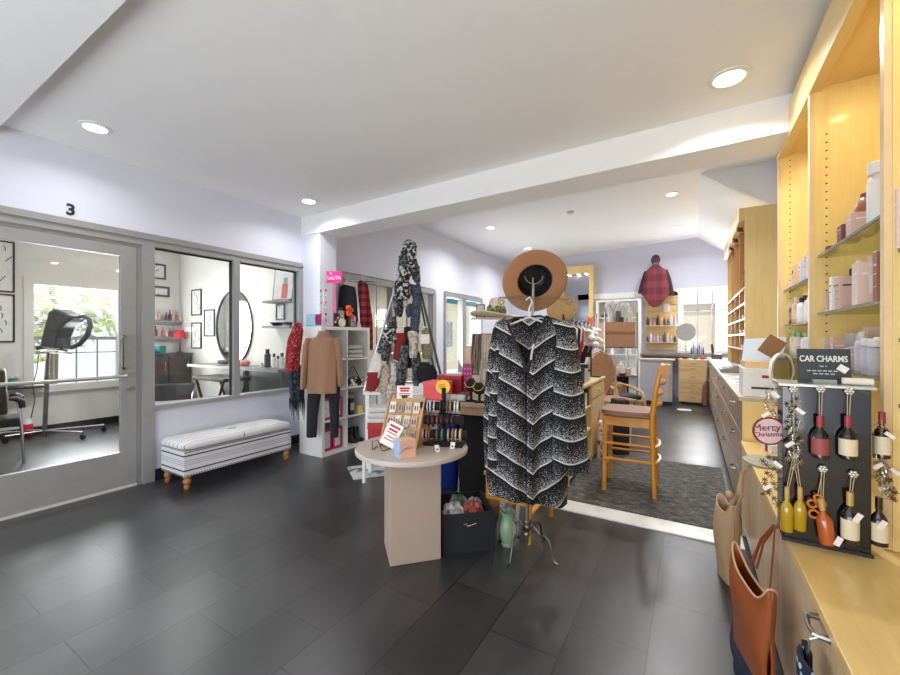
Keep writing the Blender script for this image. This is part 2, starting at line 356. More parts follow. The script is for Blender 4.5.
downlight('recessed light in the rear ceiling, upper of the right pair', -.28, 7.35, vz(-.28), 28)
downlight('recessed light in the rear ceiling just right above the red poncho', -.27, 9.6, vz(-.27), 26)
downlight('added recessed light in the sloping ceiling just behind the beam, on the right', -.35, 4.75, 3.235, 24)  # lamp added out of sight to brighten the maple side panel and bar stool
for x, y in ((-1.2, -1.2), (-3.6, -1.2)): downlight('added unseen recessed light in the front ceiling behind the camera', x, y, CH, 10)  # extra unseen lamps, added for even light at the front
for x, y in ((-6.4, .8), (-6.2, 2.9)): downlight('added recessed light in the treatment room ceiling', x, y, 3.0, 22)  # lamps added to light the treatment room, their fittings out of view
for x, y in ((-5.8, 5.6),): downlight('added recessed light in the second suite ceiling', x, y, 3.0, 30)  # added lamp, as little daylight reaches the closed suite
t = thing('smoke_detector', 'small white smoke detector on the rear ceiling', 'smoke detector', (-1.87, 7.25, vz(-1.87)))
G().lathe([(.06, 0), (.06, -.02), (.045, -.035), (.001, -.036)], (0, 0, 0), 18).build('housing', M((205, 205, 205), .6), t)

# ================================================================ right side: counters, shelving, products
CX0, NZ, FZ = .305, .68, .985
COUNTER = wood('taupe_laminate', (150, 128, 108), (176, 154, 132), 1, .35)
# near counter
t = thing('counter', 'low maple topped counter running along the right side under the car charm stand', 'counter', (CX0, -.5, 0))
L = 3.97
G().box(-.012, XR - CX0 - .005, 0, L, NZ - .03, NZ).build('countertop', MAPLEH, t, bevel=.003)
g = G()
for i in range(11): g.box(0, .02, .004 + i * .36, .356 + i * .36 if i < 10 else L - .004, .1, NZ - .032)
g.build('front_panel', LAMH, t)
G().box(.02, XR - CX0 - .01, .004, L - .004, .0, NZ - .032).build('carcass', M((70, 58, 48), .6), t)
for yy in (1.94, .9): G().tube([(.0, yy - .05, .622), (-.03, yy - .045, .622), (-.034, yy, .618), (-.03, yy + .045, .622), (.0, yy + .05, .622)], [.009, .008, .006, .008, .009], 8).build('handle', STEEL, t)
# far counter
t = thing('counter', 'taller taupe drawer counter with steel pulls running to the rear window', 'counter', (CX0, 3.5, 0))
FL = 6.85
G().box(-.02, XR - CX0 - .005, 0, FL, FZ - .03, FZ).build('countertop', M((188, 172, 152), .35, var=.04), t, bevel=.003)
G().box(.02, XR - CX0 - .01, .02, FL, .0, FZ - .03).build('carcass', M((84, 70, 60), .6), t)
G().box(0, XR - CX0 - .01, 0, .02, .0, FZ - .03).build('end_panel', MAPLE, t)
for i in range(6):
    for z0, z1 in ((.10, .40), (.41, .70), (.71, .945)):
        y0 = .03 + i * 1.13
        d = G().box(-.0, .02, y0, y0 + 1.115, z0, z1).build('drawer', COUNTER, t, bevel=.002)
        G().tube([(0, y0 + .5, z1 - .07), (-.03, y0 + .51, z1 - .075), (-.03, y0 + .62, z1 - .075), (0, y0 + .63, z1 - .07)], .007, 6).build('pull', STEEL, d)
# wall shelving: three bays of maple with glass shelves
SX = .58
def bay(label, y0, y1, shelves, lamp, NZ=NZ):
    t = thing('shelving_bay', label, 'shelving', (SX, y0, NZ), 0, 'maple shelving bays on the right wall')
    W, Dp, Ht = y1 - y0, XR - SX - .004, 2.98 - NZ
    sp = G().box(0, Dp, W - .04, W - .001, 0.001, Ht).build('side_panel', MAPLE, t)
    g = G()
    for k in range(34):
        for x in (.05, .27): g.box(x - .004, x + .004, W - .0415, W - .0395, .35 + k * .045, .357 + k * .045)
    g.build('shelf_pin_holes', M((70, 48, 24), .8), sp)
    G().box(Dp - .012, Dp, 0, W - .04, .002, Ht).build('back_panel', MAPLE, t)
    tp = G().box(.03, Dp - .012, 0, W - .04, Ht - .20, Ht - .16).build('top_panel', MAPLEH, t)
    G().box(-.025, .03, 0, W, Ht - .22, Ht).build('fascia', MAPLEH, t, bevel=.003)
    G().box(-.02, 0, W - .036, W - .004, .002, Ht - .22).build('edge_strip', M((226, 196, 150), .3), t)
    for z in shelves:
        s = G().box(.02, Dp - .014, .004, W - .044, z - .012 - NZ, z - NZ).build('glass_shelf', SHELFGLASS, t)
        G().box(.012, .02, .004, W - .044, z - .012 - NZ, z - NZ).build('shelf_edge', M((118, 128, 118), .2), s)
    l = G().lathe([(.045, 0), (.05, -.006), (.001, -.007)], (Dp * .55, lamp, Ht - .2), 18).build('puck_light', glow('puck_glow', (1, .93, .75), 8), t)
    a = area('puck_light_lamp', (Dp * .55, lamp, Ht - .215), (0, 0, 0), .07, 0, 1.9, (1, .86, .38), 'DISK'); a.parent = t
SH1 = (1.856, 1.54, 1.255); SH0 = (1.762, 1.504, 1.28)
bay('far left bay of the maple wall shelving, beside the hanging mirror', 2.99, 3.93, SH0, .45, FZ + .003)
bay('middle bay of the maple wall shelving holding the terracotta jar', 1.98, 2.98, SH1, .52)
bay('nearest bay of the maple wall shelving, cut by the right edge of the photo', 1.0, 1.97, (1.70, 1.40, 1.18), .5)

def product(kind, col, cap, h, w, label, loc, group, cat='hair product', rz=0):
    t = thing({'box': 'product_carton', 'jar': 'product_jar', 'tube': 'product_tube'}.get(kind, 'product_bottle'), label, cat, loc, rz, group)
    m = M(col, .35, var=.02); c = M(cap, .35, var=.02); r = w / 2
    if kind == 'box':
        b = G().box(-r, r, -r, r, 0, h).build('carton', m, t, bevel=.002)
        g = G()
        for k, (a, e) in enumerate(((.72, .76), (.55, .565), (.3, .31))): g.box(-r - .0012, -r, -r * .7, r * (.7 if k else .3), h * a, h * e)
        g.box(-r * .6, r * .6, -r - .0012, -r, h * .7, h * .75); g.build('printed_lines', c, b)
    elif kind == 'jar':
        G().lathe([(r * .95, 0), (r, .006), (r, h * .6), (r * .9, h * .62)], (0, 0, 0), 20).build('jar_body', m, t)
        G().lathe([(r * 1.04, h * .62), (r * 1.06, h * .66), (r * 1.04, h * .96), (r * .96, h), (.001, h)], (0, 0, 0), 20).build('lid', c, t)
    elif kind == 'ball':
        G().ball((0, 0, h / 2), h / 2, 20, w / h, w / h).build('jar_body', m, t)
        G().lathe([(r * .55, h * .90), (r * .5, h * 1.02), (.001, h * 1.02)], (0, 0, 0), 16).build('lid', c, t)
    elif kind == 'tube':
        G().lathe([(r * .55, h * .16), (r, h * .2), (r * .9, h * .6)], (0, 0, 0), 16).tube([(0, 0, h * .55), (0, 0, h)], [r * .9, r * .85], 12, flat=.35).build('tube_body', m, t)
        G().lathe([(r * .62, 0), (r * .62, h * .16), (r * .5, h * .17)], (0, 0, 0), 16).build('cap', c, t)
    else:
        b = G().lathe([(r * .9, 0), (r, .006), (r, h * .66), (r * .85, h * .74), (r * .4, h * .79), (r * .38, h * .82)], (0, 0, 0), 20).build('bottle_body', m, t)
        G().lathe([(r * 1.01, h * .18), (r * 1.012, h * .2), (r * 1.012, h * .52), (r * 1.01, h * .54)], (0, 0, 0), 20).build('front_label', M(tuple(min(255, int(x * .6 + 92)) for x in col), .5, var=.02), b)
        if kind == 'pump':
            G().lathe([(r * .45, h * .8), (r * .45, h * .86), (r * .14, h * .87), (r * .14, h * .96), (r * .4, h * .965), (r * .4, h), (.001, h)], (0, 0, 0), 14).box(-r * 1.1, 0, -r * .16, r * .16, h * .965, h * .995).build('pump_head', c, t)
        else:
            k = .5 if kind == 'bottle' else .95
            G().lathe([(r * k, h * .8), (r * k, h * .98), (r * k * .85, h), (.001, h)], (0, 0, 0), 16).build('cap', c, t)
    return t
BLUSH, PINKB, LAV, WHITEB, GREYB = (222, 198, 188), (206, 176, 164), (206, 202, 218), (232, 230, 228), (176, 172, 172)
TERRA, WINE, DKC, SILV, GRN = (152, 92, 72), (120, 72, 64), (44, 42, 44), (190, 190, 194), (132, 178, 120)
NAME = {BLUSH: 'blush', PINKB: 'dusty pink', LAV: 'lavender', WHITEB: 'white', GREYB: 'grey', TERRA: 'terracotta', WINE: 'wine red', DKC: 'black', SILV: 'silver', GRN: 'green', (226, 180, 140): 'peach', (214, 206, 180): 'beige'}
KN = {'box': 'carton', 'jar': 'jar', 'ball': 'round jar', 'tube': 'tube', 'bottle': 'bottle', 'pump': 'pump bottle', 'wide': 'wide capped bottle'}
def shelf_row(items, z, where, grp, x=.64):
    for i, (u_, dx, kind, col, cap, h, w) in enumerate(items):
        product(kind, col, cap, h, w, '%s %s, %s from left on %s' % (NAME[col], KN[kind], ORD[i], where), (x + dx, pX(u_, 300, x + dx).y, z + .0005), grp)
g1, g2, g3 = 'products on the top middle shelf', 'products on the second middle shelf', 'products on the third middle shelf'
shelf_row([(831, .0, 'box', WINE, DKC, .04, .04), (849, 0, 'box', WINE, WHITEB, .085, .07), (860, .0, 'box', PINKB, WHITEB, .10, .075), (868, .045, 'ball', TERRA, WINE, .20, .10), (879, -.0, 'wide', WHITEB, WHITEB, .25, .07)], SH1[0], 'the middle bay top shelf', g1)
shelf_row([(827, -.01, 'tube', PINKB, WHITEB, .115, .03), (836, .0, 'box', WHITEB, DKC, .18, .045), (842, .07, 'box', GREYB, DKC, .20, .05), (846, -.01, 'box', PINKB, DKC, .155, .065), (853, .03, 'bottle', WHITEB, DKC, .20, .055), (859, .01, 'bottle', BLUSH, WHITEB, .215, .045), (866, -.02, 'box', BLUSH, WHITEB, .175, .07), (872, .03, 'bottle', WHITEB, BLUSH, .22, .05), (878, -.02, 'bottle', PINKB, WHITEB, .20, .05), (883, -.02, 'box', TERRA, WHITEB, .19, .045)], SH1[1], 'the middle bay second shelf', g2)
shelf_row([(822, .0, 'box', PINKB, WHITEB, .14, .05), (829, -.0, 'box', BLUSH, PINKB, .145, .055), (833, .10, 'wide', GREYB, DKC, .21, .05), (838, -.0, 'box', PINKB, WHITEB, .15, .05), (845, .07, 'jar', WHITEB, SILV, .17, .045), (851, .08, 'jar', WHITEB, SILV, .17, .045), (856, .08, 'jar', WHITEB, SILV, .17, .045), (846, -.02, 'box', BLUSH, DKC, .095, .06), (854, -.01, 'box', PINKB, WHITEB, .10, .055), (862, .0, 'bottle', LAV, WHITEB, .175, .05), (866, .07, 'box', PINKB, WHITEB, .17, .055), (869, -.02, 'wide', LAV, WHITEB, .145, .05), (874, .06, 'box', BLUSH, PINKB, .2, .06), (876, -.02, 'wide', LAV, WHITEB, .14, .05), (882, 0, 'wide', LAV, WHITEB, .15, .05)], SH1[2], 'the middle bay third shelf', g3)
shelf_row([(793, 0, 'box', (214, 206, 180), WHITEB, .05, .05), (796, 0, 'wide', GREYB, DKC, .13, .05), (800, 0, 'box', (226, 180, 140), WHITEB, .15, .065), (805, 0, 'box', LAV, DKC, .15, .055), (809, 0, 'wide', GREYB, SILV, .165, .055), (813, 0, 'box', LAV, WHITEB, .17, .055)], SH0[0], 'the far left bay top shelf', 'products on the top left shelf')
shelf_row([(794, 0, 'wide', WINE, SILV, .16, .06), (797, 0, 'bottle', (226, 180, 140), BLUSH, .19, .06), (802, -.01, 'bottle', WHITEB, DKC, .17, .055), (805, 0.02, 'bottle', GREYB, DKC, .19, .055), (809, -.01, 'pump', WHITEB, WHITEB, .18, .05), (813, 0, 'bottle', LAV, WHITEB, .2, .05)], SH0[1], 'the far left bay second shelf', 'products on the second left shelf')
shelf_row([(795, 0, 'bottle', (214, 206, 180), GRN, .17, .06), (799, 0, 'bottle', BLUSH, GRN, .165, .06), (802, 0, 'box', PINKB, WHITEB, .07, .06), (811, .08, 'bottle', (214, 206, 180), GRN, .17, .06), (806, 0, 'bottle', WHITEB, GRN, .16, .055), (810, 0, 'bottle', LAV, GRN, .165, .055), (813, 0, 'box', WHITEB, LAV, .13, .05)], SH0[2], 'the far left bay third shelf', 'products on the third left shelf')
shelf_row([(897, -.03, 'bottle', LAV, WHITEB, .22, .06), (907, -.02, 'box', BLUSH, WHITEB, .2, .07)], 1.70, 'the nearest bay upper shelf', 'products in the nearest bay')
shelf_row([(897, -.03, 'jar', BLUSH, WHITEB, .07, .06), (907, -.02, 'wide', WHITEB, BLUSH, .15, .06)], 1.40, 'the nearest bay lower shelf', 'products in the nearest bay')

# car charm display stand
t = thing('charm_display_stand', 'black glossy charm display box with silver lid standing on the maple counter', 'display stand', (.278, 1.845, NZ), -.03)
CW, CHT = .226, .55
G().box(0, CW, 0, .13, 0, CHT).build('display_panel', M((14, 15, 18), .12, coat=.5), t, bevel=.002)
G().box(-.012, CW + .012, -.012, .15, CHT, CHT + .012).build('lid', M((186, 186, 178), .25, .6), t, bevel=.003)
G().box(-.003, CW + .004, -.006, -.0005, .0, .012).build('bottom_rail', M((60, 62, 66), .3, .5), t)
HK = M((214, 210, 200), .12, .7, name='crystal_knob')
def knob(px_, py_):
    p = pY(px_, py_, 1.843); g = G()
    for k in range(6): a = k * pi / 3; g.ball((p.x - .278 + .008 * cos(a), -.012, p.z - NZ + .008 * sin(a)), .006, 8)
    g.ball((p.x - .278, -.016, p.z - NZ), .007, 8).build('knob', HK, t); return p
KP = [knob(*q) for q in ((793, 389), (820, 389), (848, 391), (822, 468), (852, 473), (794, 455))]
STR = M((198, 170, 132), .7, name='twine')
TAGM = M((232, 226, 222), .6, name='paper_tag')
def charm_bottle(u, v0, v1, w, glass_m, cap_m, lab_m, label, hang, y=1.815, tilt=0., tagoff=None):
    top, bot = pY(u, v0, y), pY(u, v1, y); h = top.z - bot.z
    t = thing('charm_bottle', label, 'bottle charm', bot, 0, 'miniature bottle charms on the black stand'); t.rotation_euler = (0, tilt, 0)
    r = w / 2
    G().lathe([(r * .85, 0), (r, .003), (r, h * .52), (r * .8, h * .6), (r * .36, h * .7), (r * .34, h * .9)], (0, 0, 0), 18).build('glass_body', glass_m, t)
    G().lathe([(r * .42, h * .74), (r * .42, h), (.001, h)], (0, 0, 0), 14).build('cap', cap_m, t)
    if lab_m: G().lathe([(r * 1.015, h * .1), (r * 1.03, h * .12), (r * 1.03, h * .46), (r * 1.015, h * .48)], (0, 0, 0), 18).build('front_label', lab_m, t)
    hp = Vector(hang) - bot; hp = Matrix.Rotation(-tilt, 3, 'Y') @ hp
    G().tube([(-.002, 0, h * .9), (hp.x - .004, hp.y - .012, hp.z), (hp.x + .004, hp.y - .012, hp.z), (.003, 0, h * .9)], .0012, 5).build('string', STR, t)
    if tagoff:
        c = Vector(tagoff); M4 = Matrix.Translation(c) @ Matrix.Rotation(.5, 4, 'Y')
        G().box(-.008, .008, -.001, .001, -.016, .016, M4).build('price_tag', TAGM, t)
    return t
DARKW = M((30, 14, 12), .06, coat=.6, name='dark_wine_glass'); YELL = M((176, 144, 26), .06, coat=.6, name='yellow_wine'); AMB = M((176, 84, 26), .06, coat=.6, name='amber_spirit')
REDC = M((150, 40, 52), .35, name='burgundy_foil'); GOLDC = M((196, 160, 92), .35, .3, name='gold_foil'); LABC = M((222, 208, 178), .5, name='cream_label'); LABR = M((150, 70, 70), .5, name='wine_label')
charm_bottle(820, 416, 458, .046, DARKW, REDC, LABR, 'wine bottle charm with burgundy foil and dusky label, upper left of the stand', KP[1])
charm_bottle(848, 416, 459, .046, DARKW, REDC, LABC, 'wine bottle charm with burgundy foil and cream label, upper right of the stand', KP[2])
charm_bottle(850, 492, 543, .045, M((20, 18, 20), .06, coat=.6), GOLDC, LABC, 'black bottle charm with gold cap and cream label, lower right of the stand', KP[4], tagoff=(.012, -.026, .095))
charm_bottle(787, 487, 531, .036, YELL, GOLDC, None, 'yellow wine bottle charm, left one of the yellow pair', KP[5])
charm_bottle(800, 487, 530, .036, YELL, GOLDC, None, 'yellow wine bottle charm, right one of the yellow pair', KP[5])
charm_bottle(828, 499, 544, .044, AMB, GOLDC, None, 'amber spirit bottle charm tilted beside the pretzel charm', KP[3], tilt=-.12, tagoff=(.024, -.02, .02))
charm_bottle(879, 497, 545, .045, DARKW, DARKW, LABC, 'dark bottle charm with cream label hanging right of the black stand', (.545, 1.86, .90), y=1.85, tagoff=(.0, -.026, .075))
charm_bottle(882, 412, 458, .044, DARKW, REDC, LABC, 'dark bottle charm hanging upper right beyond the black stand edge', (.545, 1.89, 1.10), y=1.89)
t = thing('pretzel_charm', 'orange pretzel shaped charm hanging beside the amber bottle charm', 'charm', pY(817, 508, 1.82), 0)
G().tube(arc((-.012, 0, .012), .012, 0, 2 * pi, 14)[:-1], .004, 6, True).tube(arc((.010, 0, .016), .012, 0, 2 * pi, 14)[:-1], .004, 6, True).tube(arc((-.008, 0, -.022), .013, 0, 2 * pi, 14)[:-1], .004, 6, True).tube(arc((.002, 0, .036), .009, 0, 2 * pi, 14)[:-1], .004, 6, True).build('ring', M((196, 112, 44), .4), t)
q = KP[3] - pY(817, 508, 1.82); G().tube([(.002, 0, .044), (q.x, q.y - .012, q.z)], .0012, 5).build('string', STR, t)
SNOW = M((186, 178, 166), .22, .85, name='pewter')
def cluster(u0, v0, v1, label, y, n, hang, spread=.02, m=SNOW):
    a, b = pY(u0, v0, y), pY(u0, v1, y)
    t = thing('snowflake_charms', label, 'charm', b, 0, 'strings of pewter charms'); H = a.z - b.z; g = G(); rnd = random.Random(int(u0 * 7 + v0))
    for i in range(n):
        c = Vector((rnd.uniform(-spread, spread), rnd.uniform(-.012, .012), H * (.04 + .92 * i / n))); R = rnd.uniform(.007, .013)
        for k in range(3): e = Vector((cos(k * pi / 3 + i), .25 * sin(i * 2 + k), sin(k * pi / 3 + i))) * R; g.tube([c - e, c + e], .0016, 5)
        g.ball(c, .003, 6)
    g.build('charms', m, t)
    hv = Vector(hang) - b
    G().tube([(0, 0, 0), (0, 0, H * .5), (0, 0, H), tuple(hv)], .0013, 5).build('string', STR, t)
    for k in range(2):
        M4 = Matrix.Translation((.014 * (-1) ** k, -.016, H * (.8 - .45 * k))) @ Matrix.Rotation(.7 * (-1) ** k, 4, 'Y')
        G().box(-.014, .014, -.001, .001, -.006, .006, M4).build('price_tag', TAGM, t)
cluster(794, 395, 470, 'string of pewter snowflake charms at the left front of the black stand', 1.82, 26, KP[0])
cluster(770, 385, 430, 'pewter charms hanging at the far left edge of the black stand above the ornament', 1.87, 14, (.279, 1.865, 1.2))
cluster(772, 452, 505, 'pewter charms hanging low on the left edge, above the brown tote', 1.84, 22, (.279, 1.865, .98), .026, M((110, 98, 80), .3, .8))
cluster(882, 420, 490, 'pewter charms hanging on the right edge of the black stand', 1.88, 24, (.505, 1.88, 1.12))
cluster(887, 462, 500, 'pewter charms hanging low on the right beyond the black stand', 1.92, 16, (.56, 1.92, 1.05), .02, M((110, 98, 80), .3, .8))
o = pY(769, 431, 1.86)
t = thing('round_ornament', 'round clear ornament with dark red rim and red script, hanging left of the stand', 'ornament', o, .2)
G().tube(arc((0, 0, 0), .048, 0, 2 * pi, 28)[:-1], .004, 6, True).build('rim', M((130, 34, 44), .3), t)
G().lathe([(.047, -.002), (.047, .002), (.001, .002)], (0, 0, 0), 24, Matrix.Rotation(pi / 2, 4, 'X')).build('disc', M((214, 186, 186), .2), t)
text('Merry', .034, M((120, 26, 38), .4), t, 'lettering', (-.008, -.0035, .012), (pi / 2, -.1, 0), .0008)
text('Christmas', .024, M((120, 26, 38), .4), t, 'lettering', (0, -.0035, -.012), (pi / 2, -.1, 0), .0008)
G().tube([(0, 0, .048), (.006, 0, .11)], .0012, 5).build('string', STR, t)
# sign on the stand
sg = pY(797, 386, 1.92); sg2 = pY(851, 386, 1.92); hgt = pY(797, 354, 1.92).z - sg.z
t = thing('tabletop_sign', 'dark slate sign with white capitals about charms on top of the black stand', 'sign', (sg.x, 1.905, NZ + CHT + .012), .03)
W = sg2.x - sg.x
b = G().box(0, W, 0, .006, .0, hgt + .004, Matrix.Rotation(-.12, 4, 'X')).build('sign_board', M((52, 57, 62), .5), t)
RT = (pi / 2 - .12, 0, 0)
def onsign(x, z): return Matrix.Rotation(-.12, 4, 'X') @ Vector((x, -.002, z))
text('CAR CHARMS', .030, M((224, 222, 216), .5), t, 'lettering', onsign(W * .49, hgt * .72), RT, .001, sx=.70, bold=.0006)
g = G()
for x0, x1, z in ((.42, .56, .5), (.18, .78, .36), (.3, .7, .27)):
    n = int((x1 - x0) * 40)
    for k in range(n):
        if k % 4 == 3: continue
        xx = W * (x0 + (x1 - x0) * k / n); g.box(xx, xx + W * .021, -.0025, -.001, hgt * z - .0022, hgt * z + .0022, Matrix.Rotation(-.12, 4, 'X'))
g.build('small_print', M((190, 190, 188), .5), t)
G().box(-.014, .014, -.004, -.002, -.011, .011, Matrix.Translation(onsign(W * .84, hgt * .44)) @ Matrix.Rotation(.6, 4, 'Y')).build('price_sticker', TAGM, t)
G().box(W * .25, W * .68, -.03, -.004, 0, .014).build('holder', M((150, 152, 150), .2), t)
t = thing('card_strip', 'white rolled card strip lying on the lid of the black stand', 'card', (.44, 1.87, NZ + CHT + .0125), -.1)
G().tube([(0, 0, .012), (.075, 0, .012)], .012, 12).build('roll', M((226, 216, 206), .6), t)

# things on the near counter
t = thing('glass_plate', 'pale grey oval glass plate lying at the counter edge above the tan tote', 'plate', (.36, 2.93, NZ + .0005))
G().lathe([(.05, 0), (.10, .004), (.102, .008), (.001, .006)], (0, 0, 0), 28, None, 1, 1.4).build('plate', M((178, 186, 186), .12, .2), t)
c = pZ(752, 424, NZ); t = thing('mug', 'peach and sage mug on the maple counter left of the ornament', 'mug', (c.x + .03, c.y, NZ + .0005))
G().lathe([(.045, 0), (.05, .01), (.052, .07), (.046, .07), (.044, .01), (.001, .008)], (0, 0, 0), 20).build('mug_body', M((214, 170, 146), .4), t)
G().lathe([(.0525, .045), (.054, .075), (.045, .076)], (0, 0, 0), 20).build('rim_band', M((176, 188, 154), .4), t)
G().tube([(-.05, 0, .055), (-.075, 0, .05), (-.078, 0, .03), (-.05, 0, .016)], .006, 6).build('handle', M((214, 170, 146), .4), t)
t = thing('gift_card_box', 'small magenta and white gift box behind the mug on the maple counter', 'box', (.47, 3.25, NZ + .0005), .4)
G().box(-.07, .07, -.05, .05, 0, .05).build('box_body', M((226, 224, 222), .5), t, bevel=.002); G().box(-.072, .072, -.012, .012, 0, .052).build('ribbon', M((150, 40, 80), .5), t)
t = thing('round_mirror', 'round white rimmed tabletop mirror leaning beside the left shelving bay', 'mirror', (.45, 3.02, NZ + .0005), .9)
G().lathe([(.09, -.008), (.105, -.008), (.105, .008), (.09, .008)], (0, 0, 0), 28, Matrix.Translation((0, 0, .53)) @ Matrix.Rotation(pi / 2, 4, 'X'), caps=False).build('mirror_rim', WHT, t)
G().lathe([(.093, -.004), (.093, .002), (.001, .002)], (0, 0, 0), 28, Matrix.Translation((0, 0, .53)) @ Matrix.Rotation(pi / 2, 4, 'X')).build('mirror_glass', M((196, 200, 200), .05, 1), t)
G().tube([(0, 0, .43), (0, 0, .01)], .007, 8).lathe([(.07, 0), (.07, .008), (.001, .012)], (0, 0, 0), 18).build('mirror_stand', BLACK, t)

# things on the far counter
def stackbox(name, label, cat, x0, x1, y0, y1, z, h, mat, extra=None, rz=0):
    t = thing(name, label, cat, ((x0 + x1) / 2, (y0 + y1) / 2, z + .0005), rz); a, b = (x1 - x0) / 2, (y1 - y0) / 2
    o = G().box(-a, a, -b, b, 0, h).build('body', mat, t, bevel=.003); return t
t = stackbox('carton', 'white storage carton with red print on the near end of the taller counter', 'carton', .315, .53, 3.56, 3.84, FZ, .20, M((232, 231, 230), .6))
G().box(-.0, .09, -.1425, -.14, .135, .155).build('red_print', M((176, 40, 52), .5), t); G().box(-.06, .10, -.1425, -.14, .055, .07).build('black_stripe', BLACK, t)
t = stackbox('folder_stack', 'manila folders lying on top of the white storage carton', 'folders', .325, .525, 3.60, 3.84, FZ + .201, .049, M((216, 184, 140), .7), rz=.03)
t = thing('paper_sheaf', 'sheaf of pale blue papers propped up on the white carton', 'papers', (.46, 3.80, FZ + .2505), .1)
g = G()
for k in range(8): g.hexa([(-.13, -.05 + k * .01, .0), (.10, -.05 + k * .01, 0.0), (.10, -.046 + k * .01, 0), (-.13, -.046 + k * .01, 0), (-.09 - k * .002, .0 + k * .01, .16), (.14, .0 + k * .01, .175), (.14, .004 + k * .01, .175), (-.09, .004 + k * .01, .16)])
g.build('sheets', M((214, 226, 240), .7, var=.03), t)
t = thing('kraft_envelope', 'brown kraft envelope tilted against the left shelving bay', 'envelope', (.50, 3.66, FZ + .2505), .2)
G().box(-.07, .05, -.004, .004, -.07, .07, Matrix.Translation((0, 0, .10)) @ Matrix.Rotation(.6, 4, 'Y')).build('envelope', M((150, 108, 70), .7), t)
t = stackbox('file_tray', 'black edged file box behind the white storage carton', 'file box', .545, .60, 3.56, 3.86, FZ, .26, M((70, 64, 62), .5))
for i, (y, x, r) in enumerate(((4.2, .42, .2), (4.55, .40, -.3), (4.9, .42, .1), (5.3, .4, .5))):
    t = thing('loose_paper', ['white flyer on the taller counter nearest the storage carton', 'white flyer second from the storage carton on the taller counter', 'white flyer third from the storage carton on the taller counter', 'white flyer farthest from the storage carton near the till'][i], 'paper', (x, y, FZ + .0005), r, 'flyers on the taller counter')
    G().box(-.09, .09, -.12, .12, 0, .003).build('sheet', M((232, 230, 228), .7), t)
    G().box(-.07, .05, .02, .1, .003, .0035).build('printed_block', M((120, 120, 128), .7), t)
t = thing('card_terminal', 'grey sloped till keyboard on the far part of the taller counter', 'till', (.39, 6.1, FZ + .0005), 0)
G().prism([(-.09, 0), (.16, 0), (.16, .10), (-.09, .04)], -.2, .2, 'xz').build('base', M((132, 130, 130), .4), t, bevel=.006)
G().box(.09, .13, -.12, .12, .10, .28, Matrix.Rotation(.25, 4, 'Y')).build('screen', BLACK, t, bevel=.006)
g = G()
for i in range(5):
    for j in range(8): g.box(-.07 + i * .034, -.044 + i * .034, -.17 + j * .043, -.135 + j * .043, .05 + i * .0085, .06 + i * .0085)
g.build('keys', M((200, 200, 200), .5), t)
# mirror on the right wall
t = thing('wall_mirror', 'tall black framed mirror hanging on the right wall between the two maple cabinets', 'mirror', (XR, 5.0, 1.5))
G().box(-.03, -.003, -.45, .45, .02, .94).build('mirror_frame', BLACK, t); G().box(-.033, -.03, -.42, .42, .05, .91).build('mirror_glass', M((205, 208, 206), .04, 1), t)
# far maple cabinet with pigeonholes
t = thing('pigeonhole_cabinet', 'tall maple cabinet with open pigeonholes standing on the taller counter', 'cabinet', (.57, 6.24, FZ))
LC, HC, DC = 2.9, 3.05 - FZ, XR - .57 - .004
G().box(0, DC, 0, .03, 0, HC).build('side_panel', MAPLE, t); G().box(0, DC, LC - .03, LC, 0, HC).build('side_panel', MAPLE, t)
G().box(DC - .015, DC, .03, LC - .03, 0, HC).build('back_panel', MAPLE, t)
G().box(.0, DC - .015, .03, LC - .03, HC - .04, HC).box(-.06, 0, 0, LC, HC - .16, HC).build('cornice_board', MAPLEH, t)
g = G()
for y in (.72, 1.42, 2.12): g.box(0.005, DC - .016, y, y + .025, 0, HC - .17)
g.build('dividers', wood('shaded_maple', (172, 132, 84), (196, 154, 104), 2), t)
g = G()
for z in (.26, .46, .66, .86, 1.06): g.box(0.004, DC - .016, .03, LC - .03, z, z + .018)
g.build('shelves', MAPLEH, t)
for k, y in enumerate((.4, 1.1, 1.8)): G().lathe([(.03, 0), (.045, -.06), (.001, -.06)], (-.02, y, HC - .16), 14).build('spot_lamp', M((110, 70, 30), .4), t)
for k in range(5):
    y = 6.24 + .14 + k * .13
    t = thing('folded_sample', 'white sample box, %s from the near end in the pigeonhole cabinet' % ORD[k], 'box', (.60, y, FZ + (.278, .478, .678, .278, .478)[k] + .001), 0, 'sample boxes in the pigeonholes')
    G().box(-.02, .12, -.05, .05, 0, .05).build('box_body', M((220, 210, 196), .6), t, bevel=.003)
t = thing('framed_card', 'black star shaped plaque leaning in the upper pigeonhole', 'plaque', (.60, 6.6, FZ + 1.08), 0)
g = G(); st = [(.11 * (1 if k % 2 == 0 else .5) * cos(k * pi / 5 + .5), .13 + .13 * (1 if k % 2 == 0 else .5) * sin(k * pi / 5 + .5)) for k in range(10)]
g.prism(st, -.01, .01, 'yz').build('plaque', BLACK, t)

